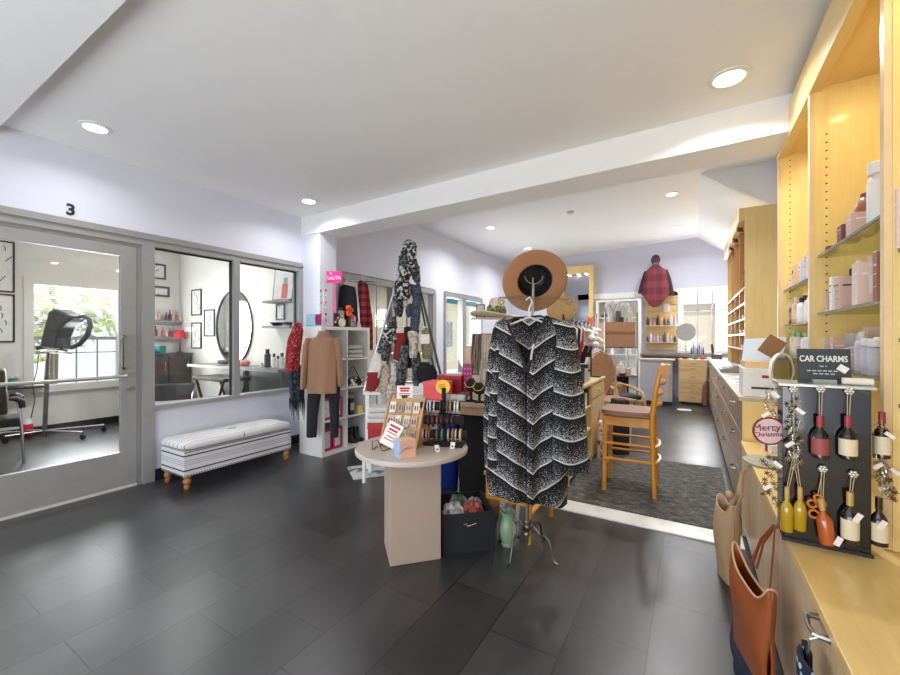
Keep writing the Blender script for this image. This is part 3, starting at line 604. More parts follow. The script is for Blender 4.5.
# bags and things hung on the counter front
def tote(name, label, a, b, zb, zt, dep, mat, inner, straps, sag=.04, mouth=.06, flop=0.):
    """soft open bag between the two ground points a, b"""
    A, B = Vector((*a, 0)), Vector((*b, 0)); ax = (B - A); Lh = ax.length / 2; c = (A + B) / 2
    t = thing(name, label, 'bag', (c.x, c.y, zb), math.atan2(ax.y, ax.x)); H = zt - zb
    def shell(k):
        def fn(u, v):
            a_ = 2 * pi * u; w_ = Lh * (.86 + .14 * sin(v * pi * .6)) * k; dd = dep * (.5 + (.35 * sin(v * pi) if v < .9 else .1)) * k
            ex = .5; cx_ = math.copysign(abs(cos(a_)) ** ex, cos(a_)) * w_; cy_ = math.copysign(abs(sin(a_)) ** .8, sin(a_)) * dd
            dip = sag * (1 - (cos(a_)) ** 2) * v ** 3
            return (cx_ + flop * v * v, cy_ + .006 * sin(9 * u + 7 * v), max(0, H * v - dip + .01 * (1 - v) * sin(5 * a_) * 0))
        return fn
    g = G().grid(shell(1), 40, 12); g.lathe([(.001, .001), (.001, .0005)], (0, 0, 0), 3)
    k = len(g.v); ring = [shell(1)(i / 40, 0) for i in range(40)]; g.add(ring, [tuple(range(40))])
    g.build('bag_body', mat, t, solid=.005)
    rim = [Vector(shell(1.005)(i / 40, 1)) for i in range(40)]; G().tube(rim, .004, 6, True).build('rim_edge', inner, t)
    R = Matrix.Rotation(-math.atan2(ax.y, ax.x), 3, 'Z')
    for s_ in straps:
        G().tube([R @ (Vector(p) - Vector((c.x, c.y, zb))) for p in s_], .011, 8, flat=.3).build('strap', mat, t)
    return t
TAN = M((178, 148, 112), .55, var=.04, bump=.1, name='tan_leather'); BRN = M((150, 78, 40), .45, var=.06, bump=.1, name='cognac_leather')
t = tote('tote_bag', 'tan leather tote slumped at the foot of the maple counter', (.15, 2.92), (.20, 2.74), .002, .46, .06, TAN, M((196, 166, 130), .6),
     [[(.19, 2.86, .42), (.225, 2.84, .50), (.25, 2.86, .62), (.281, 2.87, .655)], [(.21, 2.78, .42), (.24, 2.80, .50), (.25, 2.85, .62), (.281, 2.87, .655)]], .06)
G().ball((0.03, 0, .50), .03, 10, 1, .7, .8).build('knot', TAN, t)
tote('tote_bag', 'cognac brown leather tote hanging by two straps from the counter front', (.155, 2.02), (.225, 1.70), .19, .56, .04, BRN, M((202, 160, 120), .6),
     [[(.20, 1.95, .52), (.235, 2.0, .6), (.279, 2.03, .655)], [(.235, 1.80, .50), (.262, 1.92, .60), (.281, 2.03, .655)], [(.21, 1.90, .53), (.24, 1.98, .6), (.28, 2.03, .65)]], .08)
t = tote('denim_bag', 'dark denim bag standing on the floor beneath the brown tote', (.16, 2.10), (.22, 1.86), .002, .185, .035, M((36, 44, 66), .9, bump=.2), M((30, 36, 56), .9), [])
for p, n_ in (((.305, 2.87, .655), 'near the tan tote'), ((.305, 2.03, .65), 'holding the brown tote')):
    t = thing('coat_hook', 'small steel hook on the maple counter front ' + n_, 'hook', p, 0, 'hooks on the counter front')
    G().tube([(0, 0, .02), (-.012, 0, .02), (-.016, 0, -.005), (-.024, 0, -.005), (-.026, 0, .012)], .004, 6).build('hook', STEEL, t)
def socks():
    t = NT('paw_print_knit'); v = t.new('ShaderNodeTexVoronoi'); v.inputs['Scale'].default_value = 42; t.link(t.obj(), v.inputs['Vector'])
    return t.fin(t.ramp(v.outputs['Distance'], [(0, (150, 196, 220)), (.30, (150, 196, 220)), (.34, (26, 30, 52)), (1, (22, 26, 46))], 'LINEAR'), .9)
t = thing('novelty_socks', 'navy socks with pale blue paw prints hanging on the counter front', 'socks', (.262, 1.37, .40))
G().grid(lambda u, v: (-.008 + .012 * sin(u * pi) * -1, .05 - u * .10, .17 - v * .2), 8, 8).build('sock', socks(), t, solid=.012)
G().grid(lambda u, v: (.002, .075 - u * .06, .172 - v * .2), 4, 8).build('sock', M((16, 17, 20), .9), t, solid=.012)
G().tube([(0, .02, .17), (.003, .02, .21), (.02, .02, .222)], .003, 5).build('hanger', STEEL, t)

# ================================================================ centre of the shop
def cf(u, v, D, base):
    u0, D_, zb = base
    return Vector((((u - CXP) * D - (u0 - CXP) * D_) / FPX, D - D_, CAMZ - (v - HYP) / FPX * D - zb))
def at(u0, D_, zb): p = D0 * D_ + R0 * ((u0 - CXP) / FPX * D_); return (p.x, p.y, zb)
def smooth_rows(rows, k):
    out = []
    for i in range(len(rows) - 1):
        for j in range(k):
            s = j / k; s = s * s * (3 - 2 * s) * .5 + s * .5
            out.append(tuple(a + (b - a) * s for a, b in zip(rows[i], rows[i + 1])))
    return out + [tuple(rows[-1])]
def loft(g, rows, dep, n=28, fold=.01, nf=5, k=4, seed=0., taper=None, expo=1.):
    """cloth tube from rows (z, xl, xr, yc)"""
    rows = smooth_rows([r if len(r) == 4 else (*r, 0.) for r in rows], k); vs = []; N = len(rows)
    for i, (z, a, b, y) in enumerate(rows):
        c, h = (a + b) / 2, (b - a) / 2; d = dep if taper is None else dep * (taper[0] + (taper[1] - taper[0]) * i / (N - 1))
        for j in range(n):
            t = 2 * pi * j / n; w_ = fold * (i / N) * sin(nf * t + seed + i * .15) + fold * .3 * sin(3 * t + i * .5 + seed)
            vs.append((c + h * cos(t) + w_ * .4 * cos(t), y + (d + w_) * math.copysign(abs(sin(t)) ** expo, sin(t)), z))
    fs = [(i * n + j, i * n + (j + 1) % n, (i + 1) * n + (j + 1) % n, (i + 1) * n + j) for i in range(N - 1) for j in range(n)]
    return g.add(vs, fs + [tuple(range(n))[::-1], tuple((N - 1) * n + j for j in range(n))])
def prow(base, D, pts):
    """pixel rows (v, ul, ur) at depth D as local rows"""
    o = []
    for v, a, b in pts:
        p, q = cf(a, v, D, base), cf(b, v, D, base); o.append((p.z, p.x, q.x, p.y))
    return o

# --- garment stand with hat and cardigan
SB = (531, 2.62, 0)
t = thing('garment_stand', 'slender silver scrollwork garment stand carrying the chevron cardigan', 'garment stand', at(*SB), YAW)
G().tube([(-.028, 0, .1), (-.01, .01, .9), (0.012, .01, 1.62), (.014, .005, 1.80)], [.012, .011, .008, .005], 12).lathe([(.016, .33), (.018, .35), (.016, .50), (.012, .52)], (-.024, 0, 0), 12).build('pole', STEEL, t)
for a in (-2.3, -.75, .8, 2.4):
    c_, s_ = cos(a), sin(a)
    prof = [(.0, .13), (.05, .19), (.09, .16), (.10, .13), (.13, .155), (.165, .13), (.185, .06), (.20, .012), (.225, .005)]
    G().tube([(-.028 + r_ * c_, r_ * s_, z_) for r_, z_ in prof], [.009, .008, .007, .007, .007, .007, .007, .007, .006], 8).build('leg', M((90, 88, 86), .3, .8, name='gunmetal'), t)
G().ball((-.028, 0, .12), .022, 12).ball((-.028, 0, .165), .018, 12).ball((-.028, 0, .20), .015, 12).lathe([(.001, .03), (.012, .06), (.016, .1)], (-.028, 0, 0), 12).build('finial', STEEL, t)
def spiral(c, r, a0, turns, n=26): return [(c[0] + r * (1 - .75 * k / n) * cos(a0 + turns * 2 * pi * k / n), c[1], c[2] + r * (1 - .75 * k / n) * sin(a0 + turns * 2 * pi * k / n)) for k in range(n + 1)]
WIRE = M((150, 140, 128), .3, .8, name='antique_wire')
zb_ = cf(531, 298, 2.62, SB).z
g = G().tube([(-.21, -.02, zb_), (.014, -.02, zb_), (.235, -.02, zb_ - .01)], .005, 8)
for c, r, a, tn in (((-.195, -.02, zb_ - .025), .026, pi / 2, 1.3), ((.245, -.02, zb_ - .02), .032, pi / 2, 1.4), ((-.055, -.02, zb_ - .03), .03, pi / 2, 1.3), ((.075, -.02, zb_ - .03), .03, pi / 2, -1.3)): g.tube(spiral(c, r, a, tn), .004, 6)
g.build('scroll_arm', WIRE, t)
G().tube(arc((.014, -.02, zb_ + .15), .06, pi * 1.05, pi * 1.95, 16), .0035, 6).tube([(.014, -.02, zb_ - .1), (.014, -.02, zb_ + .09)], .0045, 8).build('hat_rest', WIRE, t)
# hat
HB = pD(535, 281, 2.62)
t = thing('felt_hat', 'wide tan felt hat with black lined crown, tipped towards us on top of the stand', 'hat', HB, 0)
t.rotation_euler = (-radians(68), 0, YAW + .10)
def brim(u, v): a = 2 * pi * u; r = .112 + (.213 - .112) * v; return (r * cos(a) * 1.02, r * sin(a) * .96, .010 * v * v * sin(2 * a + .6) + .002 * sin(3 * a) * v - .008 * v)
FELT = M((164, 118, 84), .9, var=.05, scale=40, bump=.1, name='tan_felt')
G().grid(brim, 64, 8).build('brim', FELT, t, solid=.004)
G().lathe([(.113, -.004), (.110, .05), (.100, .105), (.08, .122), (.03, .112), (.001, .11)], (0, 0, 0), 32, None, 1.02, .96, False).build('crown', FELT, t)
G().lathe([(.1105, -.006), (.107, .05), (.097, .102), (.077, .117), (.03, .108), (.001, .106)], (0, 0, 0), 32, None, 1.02, .96, False).build('crown_lining', M((30, 29, 32), .6, var=.2), t)
# cardigan
def cardi(k, z0, P, name, wob=0.):
    t = NT(name); s = t.sep(); ax = t.math('ABSOLUTE', t.math('ADD', s[0], .022)); n0 = t.noise(t.obj(), 5, 2)
    xx = t.math('ADD', t.math('MULTIPLY', ax, k), t.math('MULTIPLY', t.math('SINE', t.math('MULTIPLY', ax, 20)), .005 if not wob else wob))
    f = t.math('FRACT', t.math('ADD', t.math('DIVIDE', t.math('SUBTRACT', t.math('SUBTRACT', s[2], z0), xx), P), 20))
    sp = t.noise(t.obj(), 190, 2, .6)
    thr = t.math('ADD', t.math('MULTIPLY', t.math('POWER', f, .7), .20), .475)
    spk = t.math('GREATER_THAN', sp, thr)
    c = t.mix(spk, (20, 21, 25), (190, 189, 190))
    line = t.math('LESS_THAN', f, .06)
    dark = t.math('GREATER_THAN', f, .90)
    c = t.mix(dark, c, (18, 19, 22)); c = t.mix(line, c, (214, 214, 214))
    return t.fin(c, .95, bump=t.math('ADD', sp, t.math('MULTIPLY', line, .8)), bs=.5)
CB = (531, 2.62, 0); t = thing('cardigan', 'black and white chevron knit cardigan on a hanger on the silver stand', 'cardigan', at(*CB), YAW)
CM = cardi(.66, 1.022, .153, 'chevron_knit'); CD = 2.47
def interp(tab, v):
    for (a, x), (b, y) in zip(tab, tab[1:]):
        if v <= b: s = max(0, (v - a) / (b - a)); return x + (y - x) * s
    return tab[-1][1]
EL = [(319, 499), (326, 495), (340, 492), (360, 489), (385, 486), (430, 484), (470, 486), (500, 490)]
ER = [(319, 563), (326, 569), (340, 571), (360, 568), (400, 566), (440, 568), (480, 572), (509, 572)]
IL = [(316, 505), (325, 507), (335, 511), (350, 518), (374, 526), (510, 527)]
IR = [(314, 546), (322, 543), (335, 538), (355, 531), (374, 526.5), (510, 526)]
def panel(EO, IN, v0, v1o, v1i, sgn):
    def fn(p, q):
        vo = 321 + (v1o - 321) * q; vi = v0 + (v1i - v0) * q; v = vo + (vi - vo) * p
        u = interp(EO, v) * (1 - p) + interp(IN, v) * p
        c = cf(u, v, CD, CB); e = (u - 527) / 44; bulge = .10 * math.sqrt(max(0, 1 - min(1, abs(e)) ** 2.2)) if True else 0
        fl = .018 * q * sin(e * 9 + 1.2 * sgn) + .006 * sin(e * 17 + q * 4)
        return (c.x, CD - SB[1] + .09 - bulge + fl, c.z)
    return fn
G().grid(panel(EL, IL, 317, 497, 503, 1), 18, 34).build('left_front', CM, t, solid=.008)
G().grid(panel(ER, IR, 315, 511, 502, -1), 18, 34).build('right_front', CM, t, solid=.008)
def backp(p, q):
    v = (317 + 4 * abs(2 * p - 1) ** 2) + (494 - 318) * q; u = interp(EL, v) * (1 - p) + interp(ER, v) * p; c = cf(u, v, CD, CB); e = 2 * p - 1
    return (c.x, CD - SB[1] + .07 + .035 * (1 - e * e) + .012 * q * sin(e * 8), c.z)
G().grid(backp, 24, 24).build('back_panel', cardi(.62, 1.022, .153, 'chevron_knit_back'), t, solid=.006)
SLM = cardi(.10, .914, .1375, 'chevron_knit_sleeve', .02)
loft(G(), prow(CB, CD - .03, [(321, 552, 570), (330, 556, 575), (350, 557, 578), (385, 554, 582), (430, 553, 586), (473, 553, 589)]), .05, 28, .012, 4, 5, expo=.8).build('sleeve', SLM, t)
loft(G(), prow(CB, CD + .06, [(321, 498, 512), (330, 494, 508), (350, 490, 505), (390, 486.5, 505), (430, 485, 505), (466, 485, 505)]), .045, 24, .01, 4, 5).build('sleeve', SLM, t)
KB = M((40, 40, 44), .95, bump=.4, scale=150, name='charcoal_rib')
nk = [cf(u, v, d_, CB) for u, v, d_ in ((526.5, 372, CD - .015), (518, 350, CD - .01), (511, 335, CD), (507, 322, CD + .03), (515, 318, CD + .09), (527, 317.5, CD + .12), (540, 316, CD + .09), (546, 318, CD + .03), (538.5, 335, CD), (531.5, 355, CD - .01), (527.5, 372, CD - .015))]
G().tube(nk, .013, 8, flat=.6).build('collar', KB, t)
G().tube([cf(534, 344, CD - .05, CB), cf(532, 352, CD - .06, CB), cf(531, 360, CD - .065, CB)], .009, 6, flat=.3).build('price_tag', M((226, 222, 216), .6), t)
G().tube([cf(526, 300, CD + .05, CB), cf(530, 297, CD + .05, CB), cf(532, 302, CD + .06, CB), cf(529, 309, CD + .06, CB), cf(529, 317, CD + .05, CB), cf(504, 327, CD + .05, CB)], .006, 8).tube([cf(529, 317, CD + .05, CB), cf(556, 327, CD + .05, CB)], .006, 8).build('hanger', M((214, 208, 204), .3), t)

# --- round table
RB = (412, 2.67, 0); TZ = .685
t = thing('round_table', 'round putty coloured table on a square pedestal', 'table', at(*RB), YAW)
PUT = M((176, 156, 144), .45, var=.03, name='putty_laminate'); PUT2 = M((180, 160, 146), .5, var=.02, name='putty_pedestal')
G().lathe([(.35, TZ - .035), (.37, TZ - .028), (.372, TZ - .01), (.366, TZ), (.001, TZ)], (0, 0, 0), 48).build('tabletop', M((190, 178, 170), .4, var=.03), t)
a_, b_ = pZ(390, 567, 0), pZ(441, 559, 0); inv = Matrix.Rotation(-YAW, 3, 'Z'); o_ = Vector(at(*RB)); a_ = inv @ (a_ - o_); b_ = inv @ (b_ - o_); e_ = (b_ - a_); nrm = Vector((-e_.y, e_.x, 0)).normalized() * .30
G().hexa([a_, b_, b_ + nrm, a_ + nrm * 1.0] + [Vector((p.x, p.y, TZ - .035)) for p in (a_, b_, b_ + nrm, a_ + nrm)]).build('pedestal', PUT2, t, bevel=.004)
def on(u, v, z): return pZ(u, v, z)
RED = M((186, 40, 50), .5, name='red_print'); CARD = M((232, 230, 228), .6, name='white_card')
# sign card on easel
p = on(381, 450, TZ); t = thing('sign_card', 'white sign card with red print on a black wire easel', 'sign', p + Vector((0, 0, .0005)), YAW - .25)
M4 = Matrix.Translation((0.02, .035, .02)) @ Matrix.Rotation(-.35, 4, 'X') @ Matrix.Rotation(.38, 4, 'Y')
G().box(-.055, .055, -.002, .002, 0, .155, M4).build('card', CARD, t)
g = G()
for k, (x0, x1, z) in enumerate(((-.04, .04, .13), (-.035, .03, .105), (-.04, .035, .085), (-.03, .03, .06), (-.04, .04, .04))): g.box(x0, x1, -.0032, -.002, z - (.007 if k < 2 else .003), z + (.007 if k < 2 else .003), M4)
g.build('red_lines', RED, t)
G().tube([(-.04, -.045, .012), (-.05, .0, .003), (-.06, .07, .003)], .003, 6).tube([(.03, -.05, .012), (.03, -.02, .003), (.045, .06, .003)], .003, 6).tube([(-.04, -.045, .012), (-.045, -.035, .06), (-.01, -.03, .07), (.03, -.05, .012)], .003, 6).build('easel', BLACK, t)
# cosmetic box
p = on(399, 459, TZ); t = thing('gift_box', 'small blue and peach patterned box at the front of the round table', 'box', p + Vector((0, .055, .0005)), YAW + .55)
G().box(-.05, .05, -.05, .05, 0, .11).build('box_body', M((222, 176, 152), .4, var=.05), t, bevel=.002)
G().box(-.0515, -.05, -.05, .05, 0.002, .108).build('blue_side', M((150, 176, 206), .4, var=.2, scale=40), t)
G().box(-.04, .04, -.0512, -.05, .03, .033, Matrix.Rotation(-.5, 4, 'Y') @ Matrix.Translation((0, 0, .03))).box(-.03, .03, -.0512, -.05, .06, .063).build('printed_lines', M((120, 90, 110), .4), t)
# wooden earring card display
EB = (404, 2.70, TZ); t = thing('earring_display', 'tan triangular wooden rack of carded earrings on the round table', 'display rack', at(404, 2.70, TZ + .0005), YAW - .30)
WD = wood('tan_ply', (176, 134, 84), (198, 156, 104), 2, .5)
G().prism([(-.10, 0), (.13, 0), (.10, .30), (.07, .32)], .12, .13, 'yz').build('side_board', WD, t)
G().prism([(-.10, 0), (.13, 0), (.10, .30), (.07, .32)], -.14, -.13, 'yz').build('side_board', WD, t)
FR = Matrix.Translation((0, -.10, 0)) @ Matrix.Rotation(-.50, 4, 'X')
G().box(-.13, .12, .006, .014, .02, .35, FR).build('back_board', WD, t)
cc = [(206, 196, 190), (176, 160, 150), (224, 216, 208), (150, 136, 130), (196, 176, 160), (214, 206, 200)]
for r_ in range(3):
    for c_ in range(4):
        k = r_ * 4 + c_; M4 = FR @ Matrix.Translation((-.095 + c_ * .058, .003 - .004, .06 + r_ * .095)) @ Matrix.Rotation(.1 * sin(k * 2.3), 4, 'Y')
        e = tag(G().box(-.022, .022, -.002, .002, -.012, .065, M4).build('earring_card', M(cc[k % 6], .5, var=.2, scale=70)), '%s earring card from the left in the %s row of the wooden rack' % (ORD[c_], ('bottom', 'middle', 'top')[r_]), 'earring card', 'earring cards on the wooden rack')
        e.location = t.location; e.rotation_euler = t.rotation_euler
        g = G()
        for s_ in (-1, 1): g.tube([tuple(M4 @ Vector((s_ * .009, -.004, .04))), tuple(M4 @ Vector((s_ * .009, -.006, .008)))], .0035, 6)
        g.build('earrings', M([(60, 50, 48), (170, 140, 80), (120, 160, 120), (170, 70, 70)][k % 4], .3, .3), e)
p = t.location; s = thing('sign_card', 'white sign card with red print on top of the earring rack', 'sign', (p.x, p.y, TZ + .3005), YAW + .06)
G().box(-.055, .055, .08, .084, .005, .095, Matrix.Rotation(-.1, 4, 'X')).build('card', CARD, s)
g = G()
for z, w_, h_ in ((.075, .035, .007), (.058, .03, .006), (.038, .04, .003), (.026, .035, .003)): g.box(-w_, w_, .0788, .08, z - h_, z + h_, Matrix.Rotation(-.1, 4, 'X'))
g.build('red_lines', RED, s)
G().box(-.02, .02, .075, .1, 0, .02).build('clip', BLACK, s)
p = on(392, 447, TZ); t = thing('leaflet', 'white leaflet leaning between the blue box and the earring rack', 'leaflet', (p.x, p.y + .05, TZ + .0005), YAW - .5)
M4 = Matrix.Rotation(-.3, 4, 'X'); G().box(-.05, .05, -.001, .001, .0, .10, M4).build('sheet', CARD, t); G().box(-.04, .04, -.002, -.001, .06, .08, M4).box(-.04, .02, -.002, -.001, .03, .04, M4).build('printed_lines', M((120, 120, 130), .6), t)
# bracelet stand
BBASE = (441, 2.72, TZ); t = thing('bracelet_stand', 'black velvet three bar bracelet stand on the right of the round table', 'jewellery stand', at(441, 2.72, TZ + .0005), YAW - .1)
VEL = M((18, 18, 21), .85, name='black_velvet')
G().prism([(-.12, -.06), (.15, -.10), (.17, .03), (-.06, .08)], 0, .018, 'xy').build('base', VEL, t, bevel=.003)
g = G().tube([(.02, .01, .01), (.02, .01, .31)], .013, 10)
g.build('post', VEL, t)
BARS = [(-.02, .075, -.155, .175), (.0, .165, -.11, .155), (.02, .255, -.14, .13)]
for y, z, x0, x1 in BARS: G().tube([(x0, y - .02, z), (x1, y - .02, z)], .03, 18).build('bar', VEL, t)
bc = [(176, 182, 200), (200, 150, 120), (120, 90, 80), (60, 120, 116), (196, 176, 150), (150, 130, 100), (206, 186, 150), (60, 40, 40), (196, 190, 186), (110, 96, 80), (180, 180, 190), (90, 30, 36), (150, 70, 60), (220, 214, 206)]
bw = [('lower', 0, [(-.135, 0), (-.115, 0), (-.09, 1), (-.072, 2), (-.02, 2), (.015, 3), (.055, 4), (.085, 5), (.105, 6), (.135, 6)]), ('middle', 1, [(-.08, 7), (-.05, 11), (-.02, 12), (.01, 7), (.05, 11), (.08, 7)]), ('upper', 2, [(-.09, 10), (-.07, 10), (-.045, 8), (-.0, 7), (.045, 9), (.065, 5), (.095, 13), (.115, 13)])]
for nm, bi, lst in bw:
    y, z, _, _ = BARS[bi]
    for k, (x, ci) in enumerate(lst):
        e = tag(G().tube(arc((x, y - .02, z - .004), .037, 0, 2 * pi, 22, 'yz')[:-1], .0055 + .002 * (k % 2), 8, True).build('bracelet', M(bc[ci], .3, .2, .2, 60)), '%s bracelet from the left on the %s bar of the velvet stand' % (ORD[k], nm), 'bracelet', 'bracelets on the velvet stand')
        e.location = t.location; e.rotation_euler = t.rotation_euler
s = thing('sunburst_sign', 'yellow sunburst price sign on top of the bracelet stand', 'sign', at(443, 2.72, TZ + .311), YAW - .1)
g = G(); g.prism([((.052 if k % 2 == 0 else .046) * cos(k * pi / 16), (.052 if k % 2 == 0 else .046) * sin(k * pi / 16) + .075) for k in range(32)], -.004, .0, 'xz'); g.build('burst', M((248, 190, 30), .5), s)
G().box(-.008, .02, -.008, .02, 0, .07).build('clip', VEL, s)
g = G()
for z, w_ in ((.09, .02), (.077, .024), (.064, .016)): g.box(-w_, w_, -.0052, -.004, z - .003, z + .003, Matrix.Rotation(-.1, 4, 'Y'))
g.build('red_lines', M((196, 70, 30), .5), s)
for k, (u, v, r_) in enumerate(((438, 452, .4), (452, 449, -.3))):
    p = on(u, v, TZ); e = thing('price_ticket', ('white price ticket at the left front of the bracelet stand', 'white price ticket at the right front of the bracelet stand')[k], 'price ticket', p + Vector((.0, -.0, .0006)), YAW + r_)
    M4 = Matrix.Rotation(-.6, 4, 'X'); G().box(-.015, .015, -.001, .001, 0, .045, M4).build('ticket', CARD, e); G().box(-.006, .006, -.002, -.001, .012, .022, M4).build('mark', M((60, 40, 60), .5), e)

# --- basket and jug
bl, br = pZ(443, 556, 0), pZ(496, 550, 0); e_ = (br - bl).normalized(); n_ = Vector((-e_.y, e_.x, 0)); ang = math.atan2(e_.y, e_.x); wB = (br - bl).length
c_ = bl + (br - bl) * .5 + n_ * .19
t = thing('fabric_bin', 'black fabric storage bin with a steel handle beside the round table pedestal', 'storage bin', (c_.x, c_.y, .0005), ang)
h_, w_, d_, th = .255, wB / 2, .18, .008
G().box(-w_, w_, -d_, d_, 0, th).build('bottom', BLKW, t)
for nm, bx in (('front_panel', (-w_, w_, -d_, -d_ + th)), ('back_panel', (-w_, w_, d_ - th, d_)), ('side_panel', (-w_, -w_ + th, -d_ + th, d_ - th)), ('side_panel', (w_ - th, w_, -d_ + th, d_ - th))): G().box(*bx, th, h_).build(nm, BLKW, t)
G().tube([(-.035, -d_ - .004, .175)] + [(-.04, -d_ - .006, .185), (-.02, -d_ - .008, .19), (-.02, -d_ - .008, .175), (.0, -d_ - .01, .178), (.045, -d_ - .004, .186)], .004, 6).build('handle', CHROME, t)
rnd = random.Random(4)
for k, (x, y, z, r_, c, nm) in enumerate(((-.08, -.04, .37, .075, (206, 206, 210), 'crumpled white wrapped bundle at the left in the black bin'), (.06, -.04, .38, .07, (170, 84, 72), 'rust red wrapped bundle in the middle of the black bin'), (-.01, .09, .37, .07, (96, 120, 104), 'green and silver wrapped bundle at the back of the black bin'), (.11, .09, .34, .06, (196, 196, 200), 'silver wrapped bundle at the right of the black bin'))):
    P = c_ + e_ * x + n_ * y; s = thing('wrapped_bundle', nm, 'bundle', (P.x, P.y, .009), ang)
    def lump(u, v, r_=r_, k=k, z=z):
        a, b = 2 * pi * u, pi * v; q = r_ * (1 + .16 * sin(5 * a + k) * sin(3 * b) + .12 * sin(9 * a + 4 * b + k)); return (q * sin(b) * cos(a), q * sin(b) * sin(a), z - z * .999 * (cos(b) * .5 + .5) if b < pi / 2 else z * .5 + q * -cos(b))
    G().grid(lambda u, v, f=lump: f(u, v), 24, 16).build('wrap', speck('foil_%d' % k, tuple(int(x * .7) for x in c), c, 26, .4, .6, .4), s)
p = pZ(503, 548, 0)
t = thing('jug', 'sage green ceramic jug standing on the floor right of the black bin', 'jug', (p.x + .01, p.y + .06, .0005), YAW)
JG = M((132, 160, 130), .2, var=.06, coat=.3, name='sage_glaze')
G().lathe([(.045, 0), (.048, .012), (.04, .02), (.056, .05), (.062, .10), (.055, .15), (.042, .185), (.048, .215), (.054, .228), (.050, .228), (.038, .19), (.001, .12)], (0, 0, 0), 28).build('jug_body', JG, t)
G().tube([(.02, -.05, .175), (.035, -.085, .165), (.03, -.092, .12), (.02, -.066, .075)], [.008, .009, .009, .007], 8).build('handle', JG, t)
G().prism([(-.03, .225), (-.055, .265), (-.04, .262), (-.012, .228)], -.012, .012, 'xz').build('spout', JG, t, bevel=.003)

# --- bar stool
HONEY = wood('honey_beech', (210, 138, 44), (230, 162, 66), 2, .3, coat=.4)
def barstool(label, loc, rz):
    t = thing('bar_stool', label, 'bar stool', loc, rz)
    for x, y in ((-.2, -.185), (-.2, .185)): G().tube([(x, y, 0), (x + .01, y * .98, .66)], [.019, .021], 10, flat=.8).build('leg', HONEY, t)
    for y in (-.185, .185):
        G().tube([(.215, y, 0), (.20, y, .4), (.195, y, .70), (.225, y, .95), (.262, y, 1.14)], [.019, .021, .022, .021, .018], 10).build('back_leg', HONEY, t)
    G().box(-.2, .2, -.19, -.165, .60, .685).box(-.2, .2, .165, .19, .60, .685).box(-.215, -.195, -.19, .19, .60, .685).box(.185, .205, -.19, .19, .60, .685).build('apron', HONEY, t, bevel=.004)
    def seat(u, v):
        a = 2 * pi * u; b = v * pi; return (.225 * math.copysign(abs(cos(a)) ** .45, cos(a)) * min(1, sin(b) * 1.8 + .001) - .01, .215 * math.copysign(abs(sin(a)) ** .45, sin(a)) * min(1, sin(b) * 1.8 + .001), .71 - .026 * cos(b) + .012 * sin(b))
    G().grid(seat, 40, 14).build('seat', M((152, 118, 96), .45, var=.03, name='brown_vinyl'), t)
    for z in (.30, .44):
        for y in (-.185, .185): G().tube([(-.2, y, z), (.2, y, z + .0)], .012, 8, flat=1.6).build('side_rail', HONEY, t)
        G().tube([(.205, -.185, z), (.235, -.11, z), (.245, 0, z), (.235, .11, z), (.205, .185, z)], .011, 8, flat=1.8).build('rear_rail', HONEY, t)
    G().tube([(-.2, -.185, .22), (-.2, .185, .22)], .013, 8).build('foot_rail', HONEY, t)
    for z, x in ((.81, .208), (.905, .219), (1.0, .235)):
        pts = [(x + .055 * sin(k * pi / 12), -.185 + .37 * k / 12, z) for k in range(13)]
        G().tube(pts, .02, 8, flat=.4).build('back_slat', HONEY, t)
    g = G()
    pts = [(.25 + .06 * sin(k * pi / 12), -.20 + .40 * k / 12) for k in range(13)]
    g.prism(pts + [(x + .022, y) for x, y in pts[::-1]], 1.075, 1.16, 'xy'); g.build('top_rail', HONEY, t, bevel=.004)
    return t
barstool('honey wood bar stool with brown padded seat on the dark mat', (-.498, 4.075, .0085), .02)
t = thing('wooden_stool', 'low honey wood stool standing behind the cardigan and its stand', 'stool', (-1.105, 2.86, 0))
for x in (-.155, .155):
    for y in (-.25, .25): G().tube([(x, y, 0), (x * .98, y * .97, .42)], [.016, .021], 8).build('leg', HONEY, t)
G().box(-.18, .18, -.275, .275, .42, .45).build('seat', HONEY, t, bevel=.008)
for x in (-.154, .154): G().tube([(x, -.245, .20), (x, .245, .20)], .012, 8, flat=1.5).build('stretcher', HONEY, t)
for y in (-.246, .246): G().tube([(-.154, y, .26), (.154, y, .26)], .012, 8, flat=1.5).build('stretcher', HONEY, t)
# mat
def matmat():
    t = NT('dark_pebble_mat'); n = t.noise(t.obj((14, 22, 1)), 1, 4, .7); v = t.noise(t.obj((60, 60, 1)), 1, 2)
    return t.fin(t.mix(.4, t.ramp(n, [(.35, (46, 46, 45)), (.55, (92, 90, 86)), (.7, (128, 125, 118))]), v, 'OVERLAY'), .85, bump=n, bs=.6)
t = thing('floor_mat', 'dark mottled mat lying behind the white threshold strip', 'mat', (-.45, 4.32, .0))
MM = matmat()
G().box(-.82, .72, -.82, -.055, .0008, .008).build('mat_panel', MM, t); G().box(-.82, .1, -.05, .86, .0008, .008).build('mat_panel', MM, t); G().box(.105, .72, -.05, .86, .0008, .0075).build('mat_panel', MM, t)

